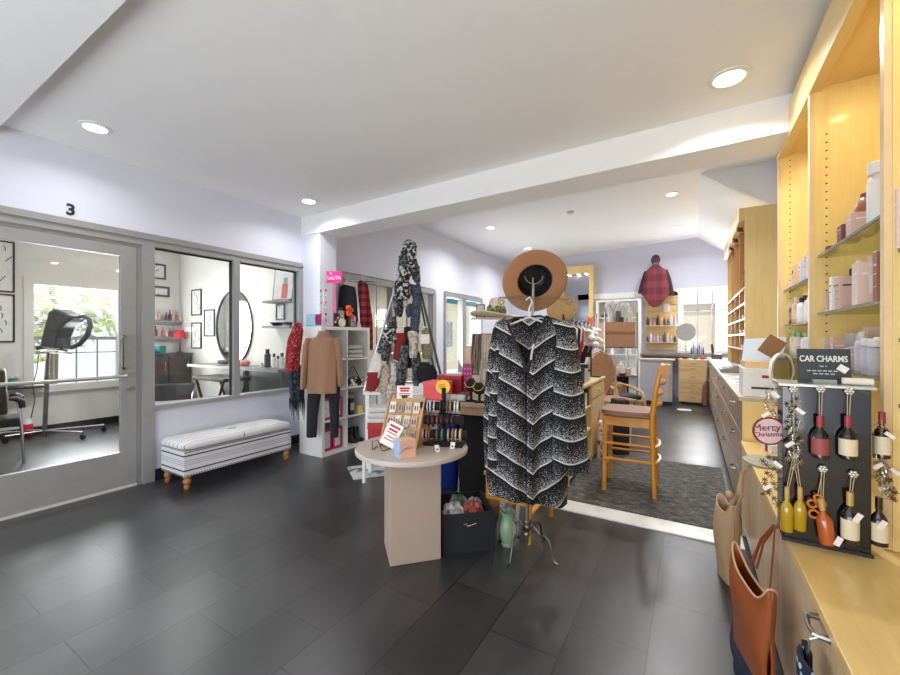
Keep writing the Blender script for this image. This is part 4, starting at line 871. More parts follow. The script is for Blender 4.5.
# --- display table with jewellery
TA = (455, 3.42, 0); DTZ = .855
t = thing('display_table', 'tan display table with square legs behind the round table', 'table', at(*TA), YAW - .42)
TW = wood('tan_table', (168, 136, 100), (188, 156, 118), 2, .45)
G().box(-.34, .40, -.02, .62, DTZ - .03, DTZ).build('tabletop', M((176, 150, 128), .4, var=.05), t, bevel=.003)
G().box(-.33, .39, .01, .03, DTZ - .10, DTZ - .03).build('apron', TW, t); G().box(-.33, .39, .58, .6, DTZ - .10, DTZ - .03).build('apron', TW, t)
for x in (-.305, .32):
    for y in (.005, .56): G().box(x, x + .045, y, y + .045, 0, DTZ - .03).build('leg', TW, t, bevel=.002)
def ont(x, y, z=0): return t_loc + Matrix.Rotation(YAW - .42, 3, 'Z') @ Vector((x, y, z))
t_loc = Vector(at(*TA)); RZ = YAW - .42
e = thing('garment_rack', 'black clothes hanging in a dark mass beneath the display table', 'clothes', ont(.06, .30, .002), RZ)
loft(G(), [(.78, -.14, .22), (.4, -.15, .24), (.0, -.14, .24)], .09, 28, .02, 7).build('black_cloth', M((20, 20, 22), .9), e)
loft(G(), [(.6, .17, .21), (.25, .165, .205, -.03)], .012, 12, .004).build('trailing_sash', M((120, 112, 104), .8), e)
e = thing('storage_bin', 'cobalt blue plastic bin standing under the display table', 'bin', ont(-.19, .30, .001), RZ)
G().lathe([(.085, 0), (.09, .01), (.115, .66), (.122, .67), (.122, .69), (.108, .69), (.082, .02), (.001, .02)], (0, 0, 0), 24, None, 1., .8).build('bin_body', M((22, 44, 132), .35), e)
e = thing('magazine', 'white patterned paper sheet lying on the floor under the display table', 'paper', ont(-.20, -.09, .001), RZ + .2)
G().box(-.16, .16, -.05, .05, 0, .002).build('sheet', speck('printed_sheet', (226, 226, 228), (150, 150, 156), 24, .5, .6, .5), e)
e = thing('small_basket', 'small dark wicker basket on the floor under the display table', 'basket', ont(.22, .05, .001), RZ)
G().lathe([(.05, 0), (.07, .02), (.075, .07), (.06, .075), (.045, .02), (.001, .015)], (0, 0, 0), 20).build('basket_body', speck('wicker', (60, 44, 38), (96, 74, 62), 60), e)
e = thing('orange_crate', 'orange wooden block foot beside the display table leg', 'block', ont(.36, -.10, .001), RZ)
G().box(-.09, .05, -.05, .05, 0, .09).build('block', M((186, 104, 56), .5), e, bevel=.008)
# things on the display table
e = thing('gift_box', 'coral pink gift box on the left of the display table', 'box', ont(-.24, .16, DTZ + .0005), RZ)
G().box(-.10, .10, -.10, .10, 0, .15).build('box_body', M((236, 84, 92), .5), e, bevel=.003); G().box(-.104, .104, -.104, .104, .12, .155).build('lid', M((246, 96, 104), .5), e, bevel=.003)
e = thing('gift_box', 'dark red gift box behind the coral pink one on the display table', 'box', ont(-.20, .42, DTZ + .0005), RZ)
G().box(-.12, .12, -.1, .1, 0, .19).build('box_body', M((150, 24, 36), .5), e, bevel=.003); G().box(-.124, .124, -.104, .104, .16, .195).build('lid', M((166, 28, 40), .5), e)
e = thing('tall_gift_box', 'tall magenta patterned box with pale dots on the display table', 'box', ont(-.035, .44, DTZ + .0005), RZ)
G().box(-.055, .055, -.055, .055, 0, .30).build('box_body', M((156, 28, 96), .5), e, bevel=.002)
g = G()
for r_ in range(6):
    for c_ in range(3): g.box(-.037 + c_ * .03, -.023 + c_ * .03, -.0565, -.055, .025 + r_ * .045, .04 + r_ * .045)
g.build('pale_dots', M((206, 120, 170), .5), e)
e = thing('pottery_vase', 'beige pottery vase standing on the tall magenta box', 'vase', ont(-.035, .44, DTZ + .3015), RZ)
G().lathe([(.04, 0), (.052, .02), (.055, .08), (.05, .14), (.045, .155), (.048, .17), (.03, .168), (.001, .1)], (0, 0, 0), 24).build('vase_body', M((206, 176, 148), .5, var=.05), e)
def busty(x, y, label, mat, h, kind):
    e = thing('jewellery_bust', label, 'jewellery display', ont(x, y, DTZ + .0005), RZ)
    G().lathe([(.05, 0), (.05, .01), (.012, .016), (.012, h * .4), (.05, h * .5), (.06, h * .75), (.03, h * .92), (.022, h), (.001, h)], (0, 0, 0), 20, None, 1, .6).build('bust', mat, e)
    G().tube([(.06 * cos(k * pi / 10 + pi) * .8, -.03 - .015 * sin(k * pi / 10), h * .85 - .22 * h * sin(k * pi / 10)) for k in range(11)], .004, 6).build('necklace', M((190, 150, 70), .3, .7), e)
busty(.11, .10, 'black jewellery bust with gold necklace on the display table', VEL, .20, 0)
busty(.20, .06, 'small black jewellery bust with pearls nearest the necklace board', VEL, .17, 0)
for k, (x, y, c, nm) in enumerate(((-.08, .06, (150, 150, 146), 'grey'), (-.02, .05, (190, 190, 180), 'silver'), (.04, .05, (206, 206, 210), 'white'), (.0, .20, (110, 84, 90), 'mauve'))):
    e = thing('watch_roll', '%s bracelet pillow in the row at the front of the display table' % nm, 'bracelet pillow', ont(x, y, DTZ + .0005), RZ)
    G().lathe([(.022, -.035), (.03, -.02), (.03, .02), (.022, .035)], (0, 0, .031), 16, Matrix.Rotation(pi / 2, 4, 'X') @ Matrix.Rotation(pi / 2, 4, 'Y')).build('pillow', M(c, .6), e)
    G().tube(arc((0, 0, .031), .033, 0, 2 * pi, 18, 'xz')[:-1], .005, 6, True).build('strap', M((70, 60, 60), .4, .4), e)
# necklace board
NB = ont(.215, .22, DTZ)
e = thing('necklace_board', 'beige upright necklace board on the right of the display table', 'jewellery display', NB + Vector((0, 0, .0005)), RZ)
LIN = M((206, 190, 176), .8, var=.06, bump=.2, scale=80, name='linen')
G().box(-.11, .15, -.07, .10, 0, .012).build('base', LIN, e, bevel=.002)
FRM = Matrix.Translation((0, 0, .012)) @ Matrix.Rotation(-.12, 4, 'X')
G().box(-.15, .15, 0, .012, 0, .58, FRM).build('board', LIN, e)
G().tube([FRM @ Vector((-.15, -.004, .575)), FRM @ Vector((.15, -.004, .575))], .006, 8).build('hook_rail', WIRE, e)
nc = [(84, 70, 60), (150, 128, 108), (100, 86, 76), (190, 170, 150), (206, 190, 172), (176, 150, 124), (200, 180, 160), (150, 128, 104), (196, 176, 156), (180, 164, 148), (214, 200, 186), (160, 140, 118)]
for k, c in enumerate(nc):
    x = -.145 + k * .026; Ln = .30 + .14 * ((k * 5) % 4) / 3 if k > 2 else .36
    s = tag(G().tube([FRM @ Vector((x - .010, -.006, .575)), FRM @ Vector((x - .014, -.012, .575 - Ln * .6)), FRM @ Vector((x, -.014, .575 - Ln)), FRM @ Vector((x + .014, -.012, .575 - Ln * .6)), FRM @ Vector((x + .010, -.006, .575))], .0045 if k > 2 else .010, 6).build('necklace', speck('beads_%d' % k, tuple(int(v * .6) for v in c), c, 130, .4, .55, .4)), '%s necklace from the left on the beige necklace board' % ORD[k], 'necklace', 'necklaces on the beige board')
    s.location = e.location; s.rotation_euler = e.rotation_euler
    G().ball(FRM @ Vector((x, -.014, .575 - Ln)), .011, 8).build('pendant', M(c, .3, .5), s)
# hats on a low stand behind the necklaces
HT = at(503, 4.05, 0)
e = thing('hat_stand', 'white hat stand behind the cardigan with a flat tray top', 'hat stand', (HT[0], HT[1], .0005), YAW)
hz = CAMZ - (318 - HYP) / FPX * 4.05
G().lathe([(.16, 0), (.16, .012), (.02, .02), (.016, hz - .02), (.05, hz - .01), (.05, hz)], (0, 0, 0), 18).build('post', WHT, e)
G().box(-.32, .16, -.10, .10, hz - .012, hz).build('tray', M((220, 208, 198), .5), e, bevel=.004)
STRAW = speck('pale_straw', (206, 184, 156), (226, 208, 182), 60, .3, .7); STRAW2 = speck('golden_straw', (176, 146, 100), (204, 174, 124), 60, .3, .7)
def sunhat(label, loc, rot, R, m, band, flowers):
    e = thing('sun_hat', label, 'hat', loc); e.rotation_euler = rot
    G().grid(lambda u, v: ((.085 + (R - .085) * v) * cos(2 * pi * u), (.085 + (R - .085) * v) * sin(2 * pi * u), .012 * v * sin(4 * pi * u) * v + .014 * v + .002), 48, 6).build('brim', m, e, solid=.004)
    G().lathe([(.086, .0), (.084, .07), (.07, .105), (.03, .115), (.001, .114)], (0, 0, 0), 28).build('crown', m, e); e.scale = (1, 1, 1.7 if flowers else 1)
    if band: G().lathe([(.0865, .008), (.088, .01), (.0875, .045), (.085, .047)], (0, 0, 0), 28).build('band', band, e)
    if flowers:
        g = G(); rr = random.Random(3)
        for k in range(34): a = -pi + rr.uniform(.1, 2.6); g.ball((.095 * cos(a), .095 * sin(a), rr.uniform(.012, .06)), rr.uniform(.008, .016), 7)
        g.build('flowers', speck('leafy_trim', (52, 62, 48), (150, 166, 120), 45, .4, .6), e)
sunhat('pale straw sun hat trimmed with greenery on the tray left of the felt hat', at(496, 4.02, hz + .004), (0, .06, YAW), .26, STRAW, M((60, 58, 56), .8), True)
sunhat('golden straw hat hanging tipped forward at the right of the cardigan shoulder', Vector((-1.12, 4.05, 1.69)), (-1.15, 0, YAW - .1), .155, STRAW2, M((120, 84, 50), .8), False)
e = thing('framed_photo', 'small dark picture frame leaning on the straw sun hat tray', 'frame', at(482, 4.03, hz + .0005), YAW)
G().box(-.055, -.047, .06, .075, 0, .14).box(.027, .035, .06, .075, 0, .14).box(-.055, .035, .06, .075, .132, .14).box(-.055, .035, .06, .075, 0, .008).build('frame_border', BLACK, e); G().box(-.047, .027, .066, .07, .008, .132).build('picture', M((206, 200, 196), .5), e)

# ================================================================ left side: bench, cube shelving, clothes, ladder rack
t = thing('storage_bench', 'white upholstered storage bench with black stripes below the storefront window', 'bench', (-4.195, 2.445, 0))
BS = stripes('ticking_body', 2, .27, [(0, (214, 214, 218)), (.30, (40, 40, 48)), (.345, (216, 216, 220)), (.50, (176, 178, 190)), (.53, (216, 216, 222)), (.57, (186, 188, 198)), (.60, (210, 210, 216)), (.64, (176, 178, 190)), (.67, (216, 216, 220)), (.80, (40, 40, 48)), (.845, (220, 220, 222))], offs=-.345)
LS = stripes('ticking_lid', 0, .075, [(0, (224, 224, 226)), (.55, (150, 152, 160)), (.62, (228, 228, 230)), (.80, (96, 96, 106)), (.86, (226, 226, 228))])
G().box(-.215, .215, -.575, .575, .125, .355).build('body', BS, t, bevel=.008)
def lid(u, v):
    a = 2 * pi * u; b = pi * v; f = lambda q, e: math.copysign(abs(q) ** e, q)
    k = min(1, (sin(b) + .0005) ** .35); return (.232 * f(cos(a), .22) * k, .592 * f(sin(a), .12) * k, .40 - .045 * f(cos(b), .6))
G().grid(lid, 64, 16).build('lid_cushion', LS, t)
ls_ = G().box(.2165, .2185, -.57, .57, .345, .352).build('piping', BLACK, t)
g = G()
for k in range(46): g.ball((.217, -.565 + k * .0251, .138), .006, 6)
for k in range(17): g.ball((-.2 + k * .0251, -.577, .138), .006, 6)
o = g.build('nail_trim', M((80, 76, 76), .3, .7), t); o['kind'] = 'stuff'
LEGW = wood('turned_oak', (150, 100, 52), (186, 132, 76), 2, .4)
for x in (-.18, .18):
    for y in (-.53, .53): G().lathe([(.018, 0), (.026, .012), (.028, .03), (.02, .04), (.032, .06), (.034, .085), (.024, .10), (.036, .115), (.036, .126)], (x, y, 0), 16).build('leg', LEGW, t)

# cube shelving
kx0, kx1, ky0, ky1, KH = -4.11, -3.71, 3.235, 4.045, 1.545
t = thing('cube_shelving', 'white eight cube shelving unit behind the tan sweater', 'shelving', (kx0, ky0, 0))
Wk, Lk = kx1 - kx0, ky1 - ky0
for y in (0, Lk - .04): G().box(0, Wk, y, y + .04, 0.04, KH - .04).build('side_panel', WHT, t)
G().box(0, Wk, 0, Lk, KH - .04, KH).build('top_panel', WHT, t); G().box(0, Wk, 0, Lk, 0, .04).build('bottom_panel', WHT, t)
G().box(0, .008, .04, Lk - .04, .04, KH - .04).build('back_panel', M((150, 148, 146), .6), t)
cz = [.04 + (KH - .08) * k / 4 for k in range(5)]
for z in cz[1:4]: G().box(.008, Wk - .003, .04, Lk - .04, z - .008, z + .008).build('shelf', WHT, t)
G().box(.008, Wk - .003, Lk / 2 - .008, Lk / 2 + .008, .04, KH - .04).build('divider', WHT, t)
def cell(r, c): return (kx0 + .21, ky0 + (.04 + Lk / 2) / 2 + (0 if c == 0 else Lk / 2 - .02), (cz[3 - r] + (.009 if r < 3 else .001)))
MAG = M((186, 34, 96), .4, name='magenta_frame')
def photoframe(label, loc, h=.26, w=.14):
    e = thing('picture_frame', label, 'frame', loc, 0, 'magenta frames in the cube shelving')
    g = G().box(0, .03, -w / 2, -w / 2 + .02, 0, h).box(0, .03, w / 2 - .02, w / 2, 0, h).box(0, .03, -w / 2 + .02, w / 2 - .02, 0, .03).box(0, .03, -w / 2 + .02, w / 2 - .02, h - .03, h)
    g.build('frame_border', MAG, e); G().box(.002, .022, -w / 2 + .02, w / 2 - .02, .03, h - .03).build('picture', speck('packaging_print', (226, 222, 222), (196, 180, 186), 40, .45, .7), e)
for r in (2, 3):
    x, y, z = cell(r, 0); nm = {2: 'third', 3: 'bottom'}[r]
    for k, dy in enumerate((-.09, .075)): photoframe('magenta bordered boxed gift, %s in the %s row of cubes' % (('left', 'right')[k], nm), (x + .10, y + dy, z))
x, y, z = cell(0, 1)
for k in range(3):
    e = thing('folded_towel', '%s folded pale cloth bag in the top right cube' % ('lowest', 'middle', 'topmost')[k], 'cloth bag', (x + .06, y, z + .001 + k * .056), .1 * k, 'folded cloth in the top right cube')
    G().grid(lambda u, v: (.11 * math.copysign(abs(cos(2 * pi * u)) ** .5, cos(2 * pi * u)) * min(1, 2 * sin(pi * v) + .001), .135 * math.copysign(abs(sin(2 * pi * u)) ** .5, sin(2 * pi * u)) * min(1, 2 * sin(pi * v) + .001), .0275 - .0275 * cos(pi * v) * (1 if abs(cos(pi * v)) > .5 else .9)), 28, 8).build('cloth', M((196, 192, 186), .9, bump=.2, scale=50), e)
x, y, z = cell(1, 1)
e = thing('patterned_handbag', 'black and white patterned handbag with thin handle in the second right cube', 'handbag', (x + .08, y, z))
G().box(-.06, .06, -.13, .13, 0, .11).build('bag_body', speck('ikat', (24, 24, 26), (220, 214, 208), 26, .5, .56), e, bevel=.01)
G().tube([(0, -.11, .11), (0, -.03, .24), (0, .02, .245), (0, .11, .11)], .005, 6).build('handle', BLACK, e)
x, y, z = cell(2, 1)
e = thing('bottle_box', 'black and silver bottle box in the third right cube', 'box', (x + .10, y - .07, z)); G().box(-.04, .04, -.035, .035, 0, .21).build('box_body', M((40, 38, 36), .4), e, bevel=.003); G().box(.04, .0415, -.03, .03, .06, .15).build('label_panel', M((196, 190, 170), .5), e)
e = thing('yellow_tag_box', 'small cream box with a yellow tag in the third right cube', 'box', (x + .12, y + .06, z)); G().box(-.04, .04, -.045, .045, 0, .10).build('box_body', M((214, 200, 150), .5), e); G().box(.0405, .042, -.04, .04, .01, .07).build('tag', M((232, 214, 96), .5), e)
e = thing('grey_pouch', 'grey pouch at the back of the third right cube', 'pouch', (x - .02, y + .02, z)); G().box(-.04, .04, -.08, .08, 0, .25).build('pouch', M((160, 154, 148), .8), e, bevel=.01)
x, y, z = cell(3, 1)
for k, dy in enumerate((-.06, .05)):
    e = thing('ankle_boot', ('left', 'right')[k] + ' black heeled ankle boot in the bottom right cube', 'boot', (x + .06, y + dy, z), .5, 'black boots in the bottom right cube')
    loft(G(), [(.19, -.02, .05), (.10, -.025, .05), (.055, -.03, .075), (.03, -.03, .13)], .033, 18, .001, 3).build('boot_shaft', BLACK, e); G().box(-.03, .0, -.025, .025, 0, .04).box(.02, .12, -.03, .03, 0, .03).build('sole', M((20, 20, 20), .6), e)
e = thing('black_bottle', 'slim black bottle beside the boots in the bottom right cube', 'bottle', (x + .10, y - .145, z)); G().lathe([(.02, 0), (.022, .01), (.022, .15), (.01, .19), (.01, .23), (.001, .23)], (0, 0, 0), 14).build('bottle_body', BLACK, e)

# clothes hanging on the near corner of the cube shelving
GB = (322, 4.52, 0)
def hanger(t, base, u, v, D, hw, mat=None):
    c = cf(u, v, D, base)
    G().tube([c + Vector((.018, 0, .05)), c + Vector((.02, 0, .075)), c + Vector((0, 0, .09)), c + Vector((-.012, 0, .075)), c, c + Vector((-hw, 0, -.05)), c + Vector((hw, 0, -.05)), c], .004, 6).build('hanger', mat or WIRE, t)
t = thing('turtleneck_sweater', 'tan ribbed turtleneck sweater hanging on the corner of the cube shelving', 'sweater', at(*GB), YAW)
SWM = M((156, 118, 94), .8, var=.06, scale=70, bump=.2, name='camel_knit')
loft(G(), prow(GB, 4.48, [(333, 318, 329), (337, 316, 330.5), (340, 309, 336), (346, 307, 338), (360, 307.5, 337.5), (380, 307, 337), (393, 307, 337)]), .07, 32, .014, 6).build('sweater_body', SWM, t)
loft(G(), prow(GB, 4.47, [(338, 305.5, 312), (346, 303, 309.5), (362, 301.5, 308), (389, 300.5, 306)]), .045, 18, .006, 4).build('sleeve', SWM, t)
loft(G(), prow(GB, 4.47, [(338, 333, 339), (346, 335, 341), (362, 337, 342.5), (386, 338, 343)]), .045, 18, .006, 4).build('sleeve', SWM, t)
loft(G(), prow(GB, 4.46, [(331, 318.5, 329), (337, 317, 330)]), .05, 22, .004, 5).build('turtleneck', SWM, t)
hanger(t, GB, 323, 334, 4.50, .12)
t = thing('leggings', 'navy black leggings hanging beneath the tan sweater', 'leggings', at(*GB), YAW)
NAVY = M((30, 31, 42), .85, bump=.15, scale=60, name='navy_jersey')
loft(G(), prow(GB, 4.59, [(350, 312, 338), (378, 311, 339)]), .045, 24, .006, 4).build('waist', NAVY, t)
loft(G(), prow(GB, 4.59, [(376, 307, 324), (395, 307.5, 321), (415, 307, 318), (437, 306.5, 316.5)]), .04, 18, .006, 4).build('trouser_leg', NAVY, t)
loft(G(), prow(GB, 4.585, [(356, 329, 341), (395, 328.5, 340), (415, 330, 339), (437, 331, 338.5)]), .04, 18, .006, 4).build('trouser_leg', NAVY, t)
PL = speck('red_print_blouse', (110, 18, 28), (170, 40, 50), 55, .35, .62, .9, (226, 200, 200))
t = thing('blouse', 'red speckled blouse hanging at the left corner of the cube shelving', 'blouse', at(295, 4.62, 0), YAW)
BB = (295, 4.62, 0)
loft(G(), prow(BB, 4.62, [(323, 296, 300), (330, 292, 303), (340, 288, 302), (355, 286, 300), (371, 286, 299)]), .07, 26, .014, 5).build('blouse_body', PL, t)
hanger(t, BB, 298, 325, 4.62, .03)
t = thing('fringed_shawl', 'dark floral fringed shawl hanging under the red blouse', 'shawl', at(296, 4.62, 0), YAW)
loft(G(), prow(BB, 4.66, [(365, 287, 301), (385, 288, 303), (400, 290, 303)]), .05, 26, .014, 6).build('shawl_cloth', speck('dark_floral', (22, 24, 32), (70, 78, 92), 40, .5, .65), t)
for k in range(9):
    c = cf(289 + k * 1.7, 398, 4.66, BB); G().tube([c, c + Vector((.006 * sin(k), 0, -.10)), c + Vector((0, .01, -.16 - .05 * (k % 3)))], [.012, .009, .003], 6).build('fringe', M((28, 32, 44), .9), t)

# things on top of the cube shelving
KZ = KH + .0008
def on_k(u, x): p = pX(u, 323, x); return (x, p.y, KZ)
e = thing('acrylic_box', 'clear blue and pink acrylic box on the left end of the cube shelving top', 'box', on_k(306, -3.93)[0:2] + (KZ,))
e.location.y = 3.30
for c, bx in (((120, 190, 214), (-.08, .08, -.05, .05, 0, .02)), ((200, 60, 120), (-.08, .08, .045, .05, .02, .15)), ((170, 200, 220), (-.08, .08, -.05, -.045, .02, .15)), ((214, 210, 222), (-.08, -.075, -.045, .045, .02, .15))): G().box(*bx).build('panel', M(c, .2), e)
e = thing('necklace_tree', 'clear acrylic earring tree with red and blue charms on the cube shelving', 'jewellery stand', (-3.95, 3.47, KZ))
G().lathe([(.05, 0), (.05, .008), (.008, .012), (.006, .50), (.001, .51)], (0, 0, 0), 14).build('post', M((206, 212, 220), .15), e)
for k in range(6):
    z = .10 + k * .075; G().tube([(-.05, 0, z), (.05, 0, z)], .003, 6).build('arm', M((200, 206, 214), .2), e)
    for s_ in (-1, 1): G().ball((s_ * .045, -.005, z - .02), .014 + .004 * (k % 2), 8, 1, .6).build('charm', M([(90, 120, 170), (196, 70, 80), (180, 190, 210), (214, 120, 90), (140, 170, 200), (150, 40, 70)][k], .3), e)
e = thing('pink_sign', 'bright pink sign with white lettering on a pink post above the cube shelving', 'sign', (-3.90, 3.60, KZ), YAW)
PNK = M((222, 40, 140), .4, name='hot_pink')
G().box(-.018, .018, -.008, .008, 0.012, .62).build('post', M((214, 110, 150), .5), e); G().box(-.07, .07, -.05, .05, 0, .012).build('base', PNK, e)
G().box(-.10, .10, -.012, .004, .56, .71).build('sign_board', PNK, e)
text('LoLiTA', .066, M((240, 236, 238), .5), e, 'lettering', (0, -.0135, .625), (pi / 2, 0, 0), .001, sx=.86, bold=.001)
h_ = G(); hp = [(.016 * sin(a) ** 3, .013 * cos(a) - .005 * cos(2 * a) - .002 * cos(3 * a)) for a in [k * 2 * pi / 24 for k in range(24)]]
h_.prism([(x - .04, z + .682) for x, z in hp], -.0145, -.0125, 'xz').build('heart', M((240, 236, 238), .5), e)
def charmrack(label, x, y, cols, h):
    e = thing('trinket_stand', label, 'jewellery stand', (x, y, KZ))
    G().box(-.03, .03, -.05, .05, 0, .01).build('base', VEL, e); G().box(-.006, .006, -.045, .045, .01, h).build('card', M(cols[0], .5), e)
    for k in range(4): G().ball((.012, -.03 + k * .02, h * (.35 + .15 * (k % 3))), .014, 8).build('trinket', M(cols[1 + k % 2], .3, .2), e)
charmrack('black trinket card with silver pieces left of the cream clock', -3.80, 3.545, [(40, 38, 40), (200, 190, 180), (140, 100, 80)], .17)
charmrack('black and white trinket card behind the orange flowers', -3.93, 3.72, [(36, 34, 36), (226, 220, 214), (190, 150, 120)], .26)
charmrack('pale trinket card between the clock and the orange flowers', -3.84, 3.66, [(206, 170, 170), (226, 210, 200), (150, 60, 60)], .21)
charmrack('lilac trinket card right of the orange flowers', -3.84, 3.87, [(206, 170, 196), (230, 220, 220), (170, 120, 140)], .15)
e = thing('desk_clock', 'small round cream faced clock at the front of the cube shelving top', 'clock', (-3.77, 3.605, KZ))
G().lathe([(.05, -.012), (.055, -.01), (.055, .01), (.05, .012)], (0, 0, .056), 24, Matrix.Rotation(pi / 2, 4, 'Y')).build('clock_case', M((206, 186, 150), .4), e); G().lathe([(.046, .012), (.046, .0135), (.001, .014)], (0, 0, .056), 24, Matrix.Rotation(pi / 2, 4, 'Y')).build('clock_face', M((236, 228, 206), .4), e)
e = thing('orange_flowers', 'orange artificial flowers standing on the cube shelving', 'flowers', (-3.80, 3.765, KZ))
G().tube([(0, 0, 0), (0, 0, .14)], .012, 8).lathe([(.03, 0), (.03, .012), (.001, .014)], (0, 0, 0), 12).build('stem', M((60, 80, 50), .6), e)
for k in range(5): G().ball((.02 * sin(k * 2.1), .035 * cos(k * 2.4), .14 + .028 * k), .04, 10, 1, 1, .8).build('bloom', speck('orange_petal', (196, 60, 34), (240, 110, 60), 50, .4, .6), e)
e = thing('paper_cone', 'small white paper cone right of the flowers on the cube shelving', 'ornament', (-3.80, 3.93, KZ)); G().lathe([(.035, 0), (.012, .09), (.001, .1)], (0, 0, 0), 16).build('cone', M((214, 206, 200), .6), e)
# garment rail behind the cube shelving with dark top and plaid jacket
RB2 = (350, 4.88, 0)
e = thing('garment_rail', 'thin chrome garment rail standing behind the cube shelving', 'garment rail', at(357, 5.88, 0), YAW)
G().tube([(-.30, 0, 0), (-.30, 0, 2.20), (-.28, 0, 2.24), (.27, 0, 2.24), (.29, 0, 2.20), (.29, 0, 0)], .010, 8).build('rail', CHROME, e)
t = thing('sleeveless_blouse', 'navy sleeveless top hanging on the rail above the cube shelving', 'top', at(348, 5.85, 0), YAW)
loft(G(), prow((348, 5.85, 0), 5.85, [(285, 342, 347), (287, 340, 355), (300, 338.5, 357), (320, 337, 358), (345, 337, 358)]), .04, 24, .012, 6).build('top_body', NAVY, t); hanger(t, (348, 5.85, 0), 347, 284, 5.87, .10, WHT)
t = thing('plaid_jacket', 'red and black buffalo plaid jacket hanging on the rail above the cube shelving', 'jacket', at(365, 5.85, 0), YAW)
PLD = plaid('buffalo_plaid', (170, 28, 40), (100, 18, 26), (24, 20, 22), .11)
loft(G(), prow((365, 5.85, 0), 5.82, [(281, 359, 364), (285, 357.5, 368), (295, 358, 369.5), (310, 359.5, 371), (325, 360, 372.5), (350, 360, 373)]), .06, 24, .012, 5).build('jacket_body', PLD, t); hanger(t, (365, 5.85, 0), 363, 280, 5.86, .05, WHT)
g = G()

# ladder rack with scarves, gloves and hats
LD = 4.35; LB = (405, LD, 0); LZT = .83
t = thing('ladder_rack', 'silver A frame ladder rack draped with scarves and gloves', 'ladder rack', at(*LB), YAW)
apex = cf(409, 243, LD, LB)
def foot(u): c = cf(u, 400, LD, LB); return c
def rail(u1, v1, dz0, m, r_=.014):
    c = cf(u1, v1, LD, LB); dirv = (c - apex); k = (LZT - apex.z) / dirv.z; f = apex + dirv * k; f.y += dz0; f.z = LZT; G().tube([apex, f], r_, 10).build('rail', m, t); return f
DRK = M((70, 74, 76), .35, .6, name='dark_steel')
fl = rail(372, 365, -.02, M((176, 178, 182), .3, .7, name='satin_aluminium'), .016); fr = rail(440, 372, -.02, DRK)
bl_ = rail(381, 365, .55, DRK, .012); br_ = rail(432, 372, .55, DRK, .012)
def on_rail(f, z): k = (apex.z - z) / (apex.z - LZT); return apex + (f - apex) * k
RZS = [cf(400, v, LD, LB).z for v in (305, 327, 353, 381)]
for z in RZS: G().tube([on_rail(fl, z), on_rail(fr, z)], .005, 6).build('rung', CHROME, t); G().tube([on_rail(bl_, z), on_rail(br_, z)], .005, 6).build('rung', CHROME, t)
wt_ = thing('work_table', 'white work table carrying the ladder rack behind the display table', 'table', at(*LB), YAW)
xa_, xb_ = cf(365, 400, LD, LB).x, cf(447, 400, LD, LB).x
G().box(xa_, xb_, -.10, .72, LZT - .03, LZT - .001).build('tabletop', WHT, wt_, bevel=.003)
for x in (xa_ + .02, xb_ - .06):
    for y in (-.08, .66): G().box(x, x + .04, y, y + .04, 0, LZT - .03).build('leg', WHT, wt_)
def fuzzy(name, label, cat, pts, mat, D, seed=0, knob=0., flat=.75, extra=None):
    """soft hanging thing: pts of (u, v, half width px)"""
    e = thing(name, label, cat, at(*LB), YAW, None)
    P = [cf(u, v, D, LB) for u, v, w_ in pts]; R = [w_ * D / FPX for _, _, w_ in pts]; rr = random.Random(seed); pp, qq = [], []
    for i in range(len(P) - 1):
        for k in range(4):
            s = k / 4; pp.append(P[i].lerp(P[i + 1], s) + Vector((rr.uniform(-1, 1), rr.uniform(-1, 1), 0)) * .006); qq.append((R[i] * (1 - s) + R[i + 1] * s) * (1 + knob * rr.uniform(-1, 1)))
    pp.append(P[-1]); qq.append(R[-1] * .8)
    G().tube(pp, qq, 14, flat=flat).build(extra or 'cloth', mat, e); return e
FURB = speck('black_white_fur', (26, 27, 30), (206, 204, 200), 30, .48, .62); FURG = speck('charcoal_fur', (34, 35, 38), (120, 120, 122), 40, .45, .65)
DNM = speck('slate_knit', (42, 50, 66), (84, 94, 114), 60, .4, .65); BGE = speck('beige_fur', (150, 136, 122), (206, 194, 180), 40, .4, .6)
CRM = speck('cream_pattern', (206, 200, 190), (150, 140, 132), 35, .5, .6); MRN = M((132, 34, 36), .9, bump=.3, scale=60, name='maroon_wool'); OLV = speck('olive_knit', (104, 98, 70), (146, 138, 104), 60, .4, .6)
LF = LD - .06
fuzzy('fur_hat', 'black and white fur hat at the very top of the ladder rack', 'hat', [(409, 241, 3), (409, 245, 7), (409, 252, 8.5), (408, 258, 8)], FURB, LF, 1, .12, 1.)
fuzzy('scarf', 'black and white fur scarf draped below the top fur hat', 'scarf', [(405, 258, 6), (407, 264, 9.5), (405, 272, 8), (402, 280, 7)], FURB, LF - .02, 2, .15)
fuzzy('glove', 'charcoal glove hanging on the right side of the ladder top', 'glove', [(413, 260, 4), (415, 268, 4.5), (416.5, 277, 4), (417, 283, 3)], FURG, LF, 3, .06)
fuzzy('mitten', 'charcoal mitten hanging beside the upper fur scarf', 'mitten', [(403, 256, 4.5), (404, 262, 5.5), (404, 268, 4)], FURG, LF - .06, 4, .06)
fuzzy('scarf', 'mottled grey fur scarf hanging on the left rail of the ladder', 'scarf', [(399, 279, 6), (404, 286, 8), (401, 294, 8.5), (405, 300, 6.5)], FURB, LF - .03, 5, .15)
fuzzy('glove', 'pair of charcoal gloves hanging below the mottled scarf', 'glove', [(398, 296, 5), (398, 305, 6), (399, 312, 5), (400, 317, 2.5)], FURG, LF, 6, .08)
fuzzy('scarf', 'slate blue knit scarf with tassels hanging right of the ladder middle', 'scarf', [(416, 286, 6.5), (416, 291, 7), (417, 297, 5), (416, 310, 6), (415, 322, 5.5), (415, 334, 5)], DNM, LF, 7, .07)
